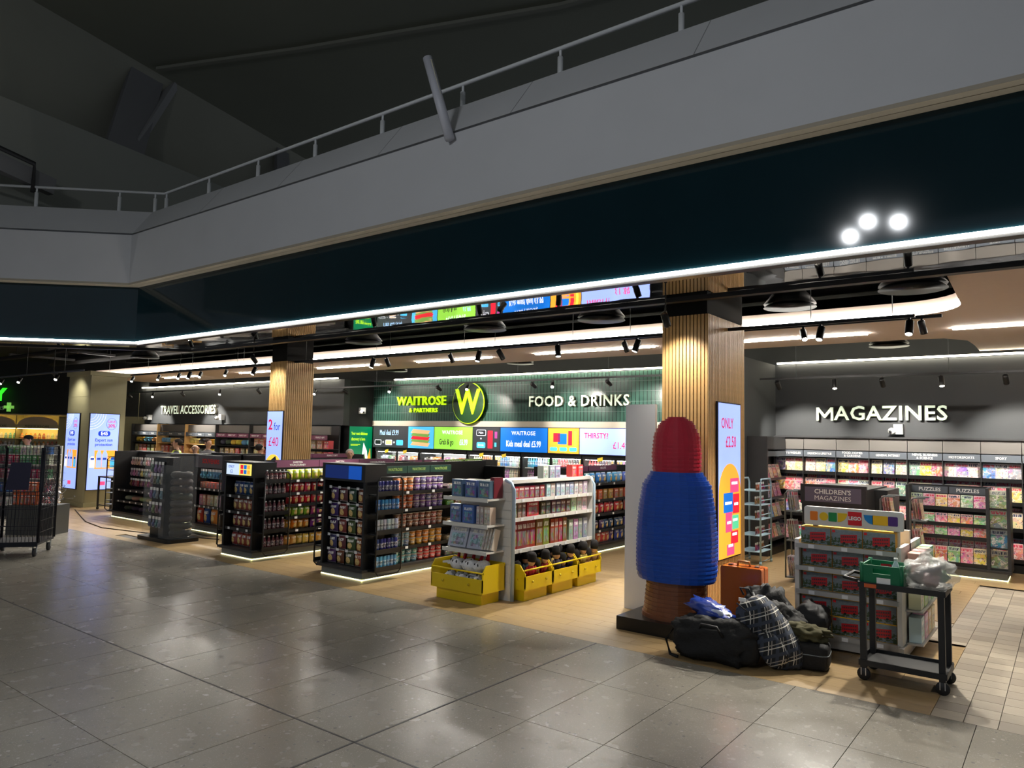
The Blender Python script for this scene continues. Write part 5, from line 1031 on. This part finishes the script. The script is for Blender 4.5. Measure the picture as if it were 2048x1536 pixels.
lpart(T, 'handle', MB().tube([(-.06, 0, .54), (-.055, 0, .585), (.055, 0, .585), (.06, 0, .54)], .012, 8), mat('handle_tan', (150, 100, 50), .4))
for x in (-.13, .13): lpart(T, 'latch', B(x - .02, x + .02, -.02, .02, .54, .552), DARK)

# ---- black trolley with crate, bottle and bag
T = thing('utility_trolley', 'black two-tier utility trolley on castors', 'trolley', (-1.1, 6.75, 0)); BT = mat('trolley_black', (22, 22, 23), .5, vary=.2)
TX0, TX1, TY0, TY1 = -1.40, -.80, 6.55, 6.95
for x in (TX0, TX1 - .045):
    for y in (TY0, TY1 - .045):
        part(T, 'leg', B(x, x + .045, y, y + .045, .1, .74), BT)
        C_ = part(T, 'castor', MB().lathe([(.045, -.014), (.05, -.01), (.05, .01), (.045, .014)], seg=16), BT); C_.location = (x + .022 + 1.1, y + .022 - 6.75, .05); C_.rotation_euler = (PI / 2, 0, 0)
        C_.data = MB().lathe([(.045, -.014), (.05, -.01), (.05, .01), (.045, .014)], seg=16).mesh('castor', BT)
        part(T, 'fork', MB().box(x + .002, x + .008, y + .005, y + .04, .04, .1).box(x + .036, x + .042, y + .005, y + .04, .04, .1), CHROME)
for z in (.12, .74): part(T, 'tray', MB().box(TX0 - .01, TX1 + .01, TY0 - .01, TY1 + .01, z, z + .02).box(TX0 - .01, TX1 + .01, TY0 - .012, TY0 - .002, z, z + .045).box(TX0 - .01, TX1 + .01, TY1 + .002, TY1 + .012, z, z + .045).box(TX0 - .012, TX0 - .002, TY0, TY1, z, z + .045).box(TX1 + .002, TX1 + .012, TY0, TY1, z, z + .045), BT)
part(T, 'push_handle', MB().tube([(TX0 + .01, TY0 + .03, .78), (TX0 - .12, TY0 + .03, .80), (TX0 - .12, TY1 - .03, .80), (TX0 + .01, TY1 - .03, .78)], .014, 8), BT)
part(T, 'sticker', B(-1.36, -1.27, 6.534, 6.538, .745, .775), mat('sticker_orange', (200, 90, 40), .5))
T = thing('plastic_crate', 'green plastic crate with cut-out grips on the trolley', 'crate', (-1.22, 6.72, .762)); CG = mat('crate_green', (0, 104, 66), .4, vary=.08)
def crate_wall(T, horizontal, at):
    x0, x1, y0, y1 = -1.38, -1.09, 6.56, 6.88
    m = MB()
    a, b = (x0, x1) if horizontal else (y0, y1)
    def bx(u0, u1, z0, z1): m.box(u0, u1, at - .006, at + .006, z0, z1) if horizontal else m.box(at - .006, at + .006, u0, u1, z0, z1)
    bx(a, b, .762, .86); bx(a, a + .08, .86, .90); bx(b - .08, b, .86, .90); bx(a, b, .90, .925); part(T, 'crate_wall', m, CG)
crate_wall(T, True, 6.56); crate_wall(T, True, 6.88); crate_wall(T, False, -1.38); crate_wall(T, False, -1.09)
part(T, 'crate_floor', B(-1.38, -1.09, 6.56, 6.88, .762, .77), CG); part(T, 'label', B(-1.27, -1.17, 6.551, 6.554, .785, .83), TAG)
for x, y in ((-1.38, 6.56), (-1.09, 6.56), (-1.38, 6.88), (-1.09, 6.88)): part(T, 'corner_post', MB().lathe([(.016, .762), (.016, .94)], (x, y, 0), 8), CG)
put('bottle', (-1.15, 6.68, .77), 0, (190, 205, 215), 'clear water bottle with red cap standing in the green crate', 'bottle', None, (1, 1, .95))
T = thing('plastic_bag', 'knotted clear plastic bag of rubbish on the trolley', 'bag', (-.93, 6.75, .762)); PBG = mat('film_plastic', (240, 240, 236), .18, alpha=.34, bump=.8, scale=16, vary=.05)
part(T, 'film', blob((-.925, 6.75, .878), (.175, .2, .125), .8, 30, 18, .28, 2.6, 3., flat_z=.766), PBG)
part(T, 'knot', MB().ell((-.95, 6.75, 1.015), (.05, .05, .035), 10, 6, lump=.3).lathe([(.018, 1.03), (.05, 1.06), (.06, 1.075)], (-.95, 6.75, 0), 9), PBG)
for k, (x, y, z, r, c) in enumerate(((-1.0, 6.7, .85, .06, (60, 44, 40)), (-.9, 6.68, .84, .065, (110, 70, 70)), (-.85, 6.8, .86, .06, (50, 90, 50)), (-.97, 6.82, .87, .07, (120, 114, 110)), (-.88, 6.72, .92, .05, (70, 50, 60)))):
    part(T, 'wrapper', MB().ell((x, y, z), (r, r, r * .8), 9, 6, lump=.5), mat('wrapper_%d' % k, c, .5))

# ---- heap of bags
from mathutils import Euler
KF = mat('black_nylon', (12, 12, 13), .75, vary=.3, scale=24, bump=.5); KS = mat('black_strap', (12, 12, 13), .6); GJ = mat('grey_jacket_cloth', (38, 37, 36), .8, vary=.25, scale=12, bump=.3); OJ = mat('olive_jacket_cloth', (72, 68, 42), .9, vary=.2, scale=14, bump=.4); BP = mat('blue_carrier_film', (40, 64, 150), .22, vary=.3, scale=9, bump=.5)
T = thing('duffle_bag', 'black duffle bag slumped on the oak floor', 'bag', (-2.5, 6.3, 0))
part(T, 'body', blob((-2.5, 6.3, .18), (.36, .2, .19), .62, 40, 26, .2, 3.0, 1., rot=Euler((0, 0, .12)), flat_z=.004), KF)
part(T, 'strap', MB().tube([(-2.84, 6.2, .26), (-2.9, 6.12, .14), (-2.86, 6.12, .02), (-2.78, 6.1, .015)], .014, 6), KS)
part(T, 'handle', MB().tube([(-2.6, 6.12, .26), (-2.56, 6.09, .33), (-2.42, 6.08, .33), (-2.38, 6.11, .25)], .012, 6), KS)
part(T, 'end_pocket', blob((-2.22, 6.28, .15), (.10, .13, .13), .7, 16, 10, .12, 3., 4., flat_z=.004), KF)
T = thing('carrier_bag', 'crumpled blue plastic carrier bag on the black duffle', 'bag', (-2.6, 6.38, .32))
part(T, 'film', blob((-2.58, 6.38, .385), (.2, .13, .075), .9, 24, 12, .5, 3., 7., rot=Euler((0, .3, -.2))), BP); part(T, 'white_print', blob((-2.50, 6.29, .40), (.06, .02, .03), .8, 10, 6, .2, 3., 2.), mat('film_white', (190, 196, 214), .3))
T = thing('plaid_backpack', 'dark plaid backpack leaning over the duffle', 'bag', (-2.08, 6.42, 0))
rt = Euler((.12, -.62, .1)); part(T, 'body', blob((-2.09, 6.46, .26), (.17, .17, .33), .62, 26, 20, .08, 2., 3., rot=rt, flat_z=.004), MATS['plaid'])
part(T, 'front_pocket', blob((-2.03, 6.32, .17), (.11, .06, .14), .6, 16, 10, .06, 2., 5., rot=rt, flat_z=.006), MATS['plaid'])
part(T, 'zip', MB().tube([(-2.34, 6.34, .5), (-2.24, 6.29, .46), (-2.12, 6.28, .34), (-1.98, 6.28, .24), (-1.9, 6.3, .12)], .007, 5), KS); part(T, 'grab_loop', MB().tube([(-2.32, 6.45, .56), (-2.34, 6.42, .62), (-2.27, 6.43, .62), (-2.25, 6.46, .56)], .009, 6), KS)
part(T, 'luggage_tag', B(-2.31, -2.25, 6.30, 6.305, .53, .56), TAG)
T = thing('black_backpack', 'black backpack slumped behind the plaid backpack', 'bag', (-2.3, 6.98, 0)); part(T, 'body', blob((-2.26, 6.98, .28), (.2, .2, .29), .66, 34, 24, .2, 2.6, 11., rot=Euler((0, -.3, .2)), flat_z=.14), KF); part(T, 'lower_body', blob((-2.2, 6.92, .11), (.17, .2, .12), .7, 20, 10, .12, 2.4, 4., flat_z=.004), KF)
part(T, 'strap', MB().tube([(-2.36, 6.78, .52), (-2.28, 6.74, .4), (-2.22, 6.72, .24), (-2.2, 6.7, .1)], .018, 6), KS)
T = thing('rucksack', 'charcoal rucksack propped beside the bus box stand', 'bag', (-1.97, 7.05, 0)); part(T, 'body', blob((-1.93, 7.06, .22), (.15, .15, .23), .66, 34, 24, .15, 2.6, 21., rot=Euler((0, .25, 0)), flat_z=.004), mat('charcoal_nylon', (20, 20, 21), .7, vary=.25, scale=20)); part(T, 'strap', MB().tube([(-2.08, 6.87, .46), (-2.06, 6.84, .3), (-2.08, 6.84, .12)], .016, 6), KS)
T = thing('grey_jacket', 'crumpled grey jacket thrown over the bags', 'jacket', (-2.05, 6.74, .3)); part(T, 'cloth', blob((-2.05, 6.73, .34), (.19, .13, .11), .9, 36, 22, .36, 2.4, 31., rot=Euler((.2, .4, .3))), GJ); part(T, 'sleeve', MB().tube([(-2.16, 6.64, .38), (-2.05, 6.58, .30), (-1.95, 6.58, .24), (-1.9, 6.62, .2)], [.05, .055, .05, .04], 8), GJ)
T = thing('cabin_case', 'small black soft case lying flat under an olive jacket', 'suitcase', (-1.82, 6.62, 0), .15)
lpart(T, 'shell', blob((0, 0, .115), (.17, .14, .11), .35, 24, 12, .02, 2., 1.), KF); lpart(T, 'zip', MB().tube([(.17 * 1.0 * math.copysign(abs(math.cos(a)) ** .35, math.cos(a)), .14 * math.copysign(abs(math.sin(a)) ** .35, math.sin(a)), .135) for a in [2 * PI * k / 32 for k in range(32)]], .005, 4, close=True), STEEL); lpart(T, 'label', B(-.13, -.12, -.146, -.142, .06, .11), TAG)
T = thing('olive_jacket', 'crumpled olive jacket on the black soft case', 'jacket', (-1.83, 6.64, .23)); part(T, 'cloth', blob((-1.84, 6.64, .285), (.17, .13, .065), .9, 36, 20, .42, 2.6, 41., rot=Euler((0, .12, .2))), OJ); part(T, 'collar', blob((-1.93, 6.6, .335), (.07, .05, .03), .9, 12, 8, .4, 3., 5.), OJ)

# ---- roll cages (frame turned to face the hall corner)
def roll_cage(loc, rz, label, sign_card):
    T = thing('roll_cage', label, 'trolley', loc, rz, 'roll cages'); w, d, h = .36, .36, 1.62; NV = mat('cage_navy', (16, 18, 30), .45, .3)
    lpart(T, 'base_frame', MB().box(-w, w, -d, d, .17, .2).box(-w, w, -d - .02, -d, .15, .22), NV)
    for x in (-w, w):
        for y in (-d, d):
            lpart(T, 'castor', MB().tube([(x * .86 - .018, y * .86, .062), (x * .86 + .018, y * .86, .062)], .06, 14), mat('castor_rubber', (52, 52, 56), .6)); lpart(T, 'fork', MB().box(x * .86 - .028, x * .86 - .022, y * .86 - .025, y * .86 + .025, .06, .17).box(x * .86 + .022, x * .86 + .028, y * .86 - .025, y * .86 + .025, .06, .17), STEEL)
        lpart(T, 'side_frame', MB().tube([(x, -d, .2), (x, -d, h - .06), (x, -d + .06, h), (x, d - .06, h), (x, d, h - .06), (x, d, .2)], .018, 6), NV)
        m = MB()
        for k in range(13): y = -d + 2 * d * (k + .5) / 13; m.bar((x, y, .2), (x, y, h), .007, .007)
        for k in range(8): m.bar((x, -d, .35 + .17 * k), (x, d, .35 + .17 * k), .007, .007)
        lpart(T, 'wire_panel', m, NV)
        lpart(T, 'end_plate', B(x - .03, x + .03, -d - .012, -d + .012, .95, h - .02), NV)
    m = MB()
    for k in range(15): x = -w + 2 * w * (k + .5) / 15; m.bar((x, d, .2), (x, d, h), .007, .007)
    for k in range(8): m.bar((-w, d, .3 + .18 * k), (w, d, .3 + .18 * k), .007, .007)
    lpart(T, 'wire_panel', m, NV); m = MB()
    for k in range(15): x = -w + 2 * w * (k + .5) / 15; m.bar((x, -d, .2), (x, -d, .95), .007, .007)
    for z in (.45, .7, .95, 1.3): m.bar((-w, -d, z), (w, -d, z), .012, .012)
    lpart(T, 'front_gate', m, NV)
    if sign_card: lpart(T, 'sign_card', MB().prism([(-.1, .98), (.2, .98), (.22, 1.38), (-.04, 1.38)], -d - .03, -d - .02), mat('sign_navy', (24, 20, 54), .5))
roll_cage((-12.62, 4.36, 0), .93, 'navy wire roll cage with a dark sign card', True); roll_cage((-13.2, 3.52, 0), .98, 'navy wire roll cage without a sign card', False)

# ---- unit topped with silver tinsel
T = thing('tinsel_unit', 'dark low plinth unit topped with silver tinsel', 'display stand', (-14.76, 5.42, 0), PH)
lpart(T, 'plinth', B(-.45, .36, -.25, .25, 0, .52), mat('plinth_slate', (58, 58, 56), .5)); m = MB(); rt_ = random.Random(9)
for k in range(420):
    p = Vector((.18 + rt_.gauss(0, .08), rt_.gauss(0, .1), .55 + abs(rt_.gauss(0, .2)))); q = p + Vector((rt_.uniform(-.07, .07), rt_.uniform(-.07, .07), rt_.uniform(-.05, .07))); m.bar(p, q, .012, .002)
o = lpart(T, 'tinsel', m, mat('tinsel_silver', (206, 206, 214), .2, .9)); o['kind'] = 'stuff'
def at_local(T, x, y, z):
    c, s_ = math.cos(PH), math.sin(PH); return (T.location.x + c * x - s_ * y, T.location.y + s_ * x + c * y, z)
for k in range(8): put('box', at_local(T, -.38 + .11 * (k % 4), -.1, .522 + .2 * (k // 4)), PH, jit((206, 90, 40), 16), 'orange gift pack stacked on the tinsel unit', 'box', 'orange gift packs', (.1, .12, .195))

# ---- pharmacy goods unit behind the cages
T = thing('shelving_unit', 'white pharmacy shelving unit of mixed colourful packs', 'shelving', (-18.3, 6.2, 0), PH); UX0, UX1 = -1.5, .82
lpart(T, 'back_panel', B(UX0, UX1, .2, .24, 0, 1.5), SHELFW); lpart(T, 'base', B(UX0, UX1, -.2, .2, 0, .2), DARK)
ZP = (.2, .5, .8, 1.1, 1.32)
for z in ZP[1:]: lpart(T, 'shelf', B(UX0, UX1, -.2, .2, z - .02, z), SHELFW)
PC = ((190, 60, 90), (90, 150, 90), (220, 210, 205), (60, 110, 190), (226, 120, 130)); PCN = ('cerise', 'green', 'white', 'blue', 'pink')
for r_, z in enumerate(ZP):
    for k in range(17): c = (r_ + k // 4) % 5; put('box', at_local(T, UX0 + .1 + .132 * k, -.06, z), PH, jit(PC[c], 18), '%s pharmacy pack on %s of the white unit' % (PCN[c], ('the base', 'the second shelf', 'the third shelf', 'the fourth shelf', 'the top shelf')[r_]), 'box', 'pharmacy packs', (.115, .14, .19 if r_ < 4 else .15))

# ---- lit pharmacy wall at an angle
WT = thing('wall_pharmacy', None, None, (-29.41, 10.32, 0), PH, kind='structure')
lpart(WT, 'upper_wall', B(-14, 4.1, 0, .2, 2.35, 4.25), mat('pharmacy_dark', (40, 42, 42), .7, vary=.1)); lpart(WT, 'lower_wall', B(-14, 4.1, 0, .2, 0, 2.35), OLIVE); lpart(WT, 'light_cove', B(-7, 1.5, -.42, -.02, 2.32, 2.36), mat('cove_beige', (226, 206, 150), .5))
T = thing('pharmacy_cabinet', 'warm lit skincare cabinet with arched panels', 'cabinet', (-29.41, 10.32, 0), PH); WARM = mat('cabinet_back', (240, 226, 176), .5); CABL = mat('cabinet_led', (255, 222, 130), .5, emit=14.)
for k in range(4):
    x1 = 1.2 - 1.5 * k; x0 = x1 - 1.48
    lpart(T, 'back_board', B(x0, x1, -.06, -.02, .9, 1.86), WARM); lpart(T, 'light_strip', B(x0 + .02, x1 - .02, -.37, -.33, 1.84, 1.86), CABL); lpart(T, 'side_panel', B(x1 - .01, x1 + .01, -.4, -.02, 0, 2.3), OLIVE)
    P = lpart(T, 'header_panel', B(x0, x1, -.42, -.38, 1.86, 2.0), mat('header_sand', (200, 184, 140), .5)); text(P, 'PREMIUM SKINCARE', .1, TXTK, (x0 + .74, -.423, 1.93), fw=.95)
    lpart(T, 'arch_panel', MB().prism([(x0 + .02, 2.0)] + [(x0 + .74 - .7 * math.cos(a), 2.0 + .28 * math.sin(a)) for a in [PI * j / 12 for j in range(13)]], -.40, -.36), mat('arch_sand', (214, 190, 150), .5))
    for r_, z in enumerate((.95, 1.22, 1.5)):
        lpart(T, 'shelf', B(x0, x1, -.38, -.02, z - .02, z), mat('shelf_sand', (220, 206, 160), .5))
        for j in range(9):
            c = ((226, 220, 210), (120, 180, 180), (226, 150, 60), (190, 110, 80))[(j // 3 + k + r_) % 4]
            put('far_bottle', at_local(T, x0 + .1 + .155 * j, -.22, z), PH, jit(c, 16), 'skincare bottle on the lit cabinet, %s shelf' % ('lowest', 'middle', 'upper')[r_], 'bottle', 'skincare bottles', (1.2, 1.2, .8))
    lpart(T, 'base', B(x0, x1, -.4, -.02, 0, .9), OLIVE)
# ---- small black table by the olive pillar
T = thing('display_table', 'empty black metal frame table by the olive pillar', 'table', (-18.0, 8.15, 0)); lpart(T, 'top', B(-.35, .35, -.25, .25, .75, .78), BLACK)
for x in (-.33, .33):
    for y in (-.23, .23): lpart(T, 'leg', B(x - .018, x + .018, y - .018, y + .018, .06, .75), BLACK); lpart(T, 'castor', MB().tube([(x - .015, y, .03), (x + .015, y, .03)], .03, 10), BLACK)
lpart(T, 'lower_rail', MB().box(-.33, .33, -.24, -.22, .1, .12).box(-.33, .33, .22, .24, .1, .12), BLACK)
solo('floor_cable', MB().tube([(-18.5, 7.5, .008), (-16.0, 6.7, .008), (-14.8, 6.5, .008), (-13.4, 6.75, .008), (-11.9, 7.2, .008)], .01, 5), mat('cable_brown', (70, 58, 46), .6), 'thin dark cable trailing across the floor by the tower', 'cable')

# ---- travel wall shelving
TN = ('beside the olive panel', 'under the first travel words', 'under the last travel words', 'beside the oak-framed bay', 'behind the oak pillar', 'beside the green poster')
for i in range(6):
    x0 = -26.2 + 1.79 * i; x1 = x0 + 1.77
    T = thing('wall_shelving', 'dark wall shelving bay ' + TN[i], 'shelving', ((x0 + x1) / 2, 12.6, 0), 0, 'travel wall bays')
    part(T, 'back_panel', B(x0, x1, 12.7, 12.74, 0, 2.1), DARK); part(T, 'upper_panel', B(x0 + .01, x1 - .01, 12.4, 12.44, 1.86, 2.08), mat('taupe_panel', (104, 100, 96), .6)); part(T, 'divider', B(x0, x0 + .03, 12.3, 12.7, 0, 2.1), WOODS if i in (1, 2) else DARK)
    for k in range(3):
        P = part(T, 'header_panel', B(x0 + .02 + .58 * k, x0 + .58 + .58 * k, 12.32, 12.34, 1.72, 1.84), GREYH if i < 3 else PURPLE); text(P, 'TRAVEL' if i < 3 else 'PERFECT GIFT', .06, TXTW, tuple(Vector((x0 + .3 + .58 * k, 12.318, 1.78)) - wpos(T)), bold=.01)
    for r_, z in enumerate((.5, .85, 1.18, 1.48)): part(T, 'shelf', B(x0 + .03, x1, 12.34, 12.7, z - .02, z), WOODS if i in (1, 2) else BLACK)
    for r_, z in enumerate((1.18, 1.48)):
        for k in range(6):
            xx = x0 + .2 + .28 * k
            if i < 4 and r_ == 1 or i == 2: put('neck_pillow', (xx, 12.5, z), 0, jit(((196, 170, 60), (110, 170, 210), (214, 180, 110), (60, 60, 66))[(k // 2 + i) % 4], 14), 'soft travel pillow on the shelf bay ' + TN[i], 'pillow', 'travel pillows on the wall', (.72, .72, 1.25))
            else: put('box', (xx, 12.5, z), 0, jit(((206, 170, 120), (214, 150, 110), (200, 90, 90), (120, 100, 80))[(k + i) % 4], 18), 'boxed gift on the shelf bay ' + TN[i], 'box', 'boxed gifts on the wall', (.2, .16, .22))

# ---- people among the shelves
def person(label, x, y, h, rz, shirt, trousers, hair=(34, 27, 24), cap=False, bald=False, vest=None, arm=.15):
    k = h / 1.75
    T = thing('person', label, 'person', (x, y, 0), rz)
    J = {}; E_ = []; V = []; Rd = []
    def v(n, p, r): J[n] = len(V); V.append(tuple(c * k for c in p)); Rd.append(r * k if isinstance(r, (int, float)) else (r[0] * k, r[1] * k))
    def e(a, b): E_.append((J[a], J[b]))
    v('pelvis', (0, 0, .95), (.16, .11)); v('waist', (0, 0, 1.10), (.15, .105)); v('chest', (0, 0, 1.32), (.18, .12)); v('neckb', (0, .0, 1.47), (.08, .07)); v('neck', (0, -.01, 1.535), (.046, .05)); v('jaw', (0, -.03, 1.59), (.062, .082)); v('head', (0, -.015, 1.665), (.088, .108)); v('crown', (0, 0, 1.735), (.06, .075))
    for a, b in (('pelvis', 'waist'), ('waist', 'chest'), ('chest', 'neckb'), ('neckb', 'neck'), ('neck', 'jaw'), ('jaw', 'head'), ('head', 'crown')): e(a, b)
    for s_, sd in ((-1, 'l'), (1, 'r')):
        v('sh' + sd, (.19 * s_, 0, 1.42), .06); v('el' + sd, (.25 * s_, -arm * .4, 1.14), .045); v('wr' + sd, (.22 * s_, -arm * 1.6, .92 + arm * .3), .03); v('hd' + sd, (.21 * s_, -arm * 1.9, .86 + arm * .35), .035)
        v('hip' + sd, (.09 * s_, 0, .88), .09); v('kn' + sd, (.1 * s_, -.01, .49), .058); v('an' + sd, (.1 * s_, .02, .09), .04); v('toe' + sd, (.11 * s_, -.14, .04), .038)
        for a, b in (('chest', 'sh' + sd), ('sh' + sd, 'el' + sd), ('el' + sd, 'wr' + sd), ('wr' + sd, 'hd' + sd), ('pelvis', 'hip' + sd), ('hip' + sd, 'kn' + sd), ('kn' + sd, 'an' + sd), ('an' + sd, 'toe' + sd)): e(a, b)
    me = bpy.data.meshes.new('body'); me.from_pydata(V, E_, []); o = bpy.data.objects.new('body', me); COL.objects.link(o)
    sk = o.modifiers.new('skin', 'SKIN'); me.skin_vertices[0].data[0].use_root = True
    for i_, r in enumerate(Rd): me.skin_vertices[0].data[i_].radius = r if isinstance(r, tuple) else (r, r)
    ss = o.modifiers.new('sub', 'SUBSURF'); ss.levels = 2; ss.render_levels = 2
    dg = bpy.context.evaluated_depsgraph_get(); bm_ = bpy.data.meshes.new_from_object(o.evaluated_get(dg)); bpy.data.objects.remove(o)
    bm_.materials.clear()
    for m in (SKIN, mat('shirt_%d_%d_%d' % shirt, shirt, .85, vary=.1), mat('trouser_%d_%d_%d' % trousers, trousers, .85, vary=.1), TXTK): bm_.materials.append(m)
    for p in bm_.polygons:
        z = p.center.z / k; ax = abs(p.center.x) / k; p.use_smooth = True
        p.material_index = 0 if z > 1.49 or (ax > .17 and z < .96 + arm * .3) else 3 if z < .09 else 2 if z < .98 else 1
    new('body', bm_, T)
    H = lambda a, b, c: (a * k, b * k, c * k)
    lpart(T, 'nose', MB().ell(H(0, -.128, 1.64), H(.014, .02, .02), 7, 5), SKIN); lpart(T, 'mouth', MB().ell(H(0, -.112, 1.60), H(.022, .008, .005), 7, 4), mat('lip', (150, 80, 74), .6))
    for s_ in (-1, 1): lpart(T, 'eye', MB().ell(H(.03 * s_, -.112, 1.67), H(.011, .008, .008), 7, 5), TXTK); lpart(T, 'ear', MB().ell(H(.088 * s_, .0, 1.655), H(.012, .02, .03), 7, 5), SKIN)
    if cap: lpart(T, 'cap', MB().ell(H(0, .005, 1.71), H(.096, .115, .075), 12, 7).prism([(-.06 * k, -.2 * k), (.06 * k, -.2 * k), (.08 * k, -.08 * k), (-.08 * k, -.08 * k)], 1.70 * k, 1.712 * k, 'z'), mat('cap_black', (18, 18, 20), .8))
    elif not bald: lpart(T, 'hair', MB().ell(H(0, .03, 1.69), H(.094, .11, .09), 12, 7), mat('hair_%d_%d_%d' % hair, hair, .8))
    if vest: lpart(T, 'vest', MB().lathe([(.2 * k, 1.0 * k), (.215 * k, 1.2 * k), (.22 * k, 1.36 * k), (.12 * k, 1.47 * k)], seg=14, sy=.72), mat('hi_vis', vest, .6))
person('man in a black cap working behind the roll cages', -20.4, 7.1, 1.68, PH - .5, (60, 60, 66), (40, 42, 50), cap=True)
person('grey-haired person standing before the green poster', -11.95, 10.1, 1.56, PH + .3, (80, 84, 96), (40, 40, 46), (170, 160, 150))
person('bald person bending behind the keyring unit', -15.95, 8.95, 1.58, PH, (70, 70, 80), (40, 40, 46), bald=True)
person('person in a yellow hi-vis vest by the travel shelves', -17.9, 9.55, 1.66, PH - 1.2, (40, 42, 46), (30, 30, 36), vest=(210, 226, 40))
person('dark-haired person in a grey top by the travel shelves', -17.15, 9.95, 1.68, PH + 1., (110, 110, 116), (40, 42, 60), (70, 50, 40))
person('dark-haired person in a red top behind the souvenir unit', -15.0, 10.0, 1.6, PH + 2.6, (170, 30, 50), (40, 40, 46))
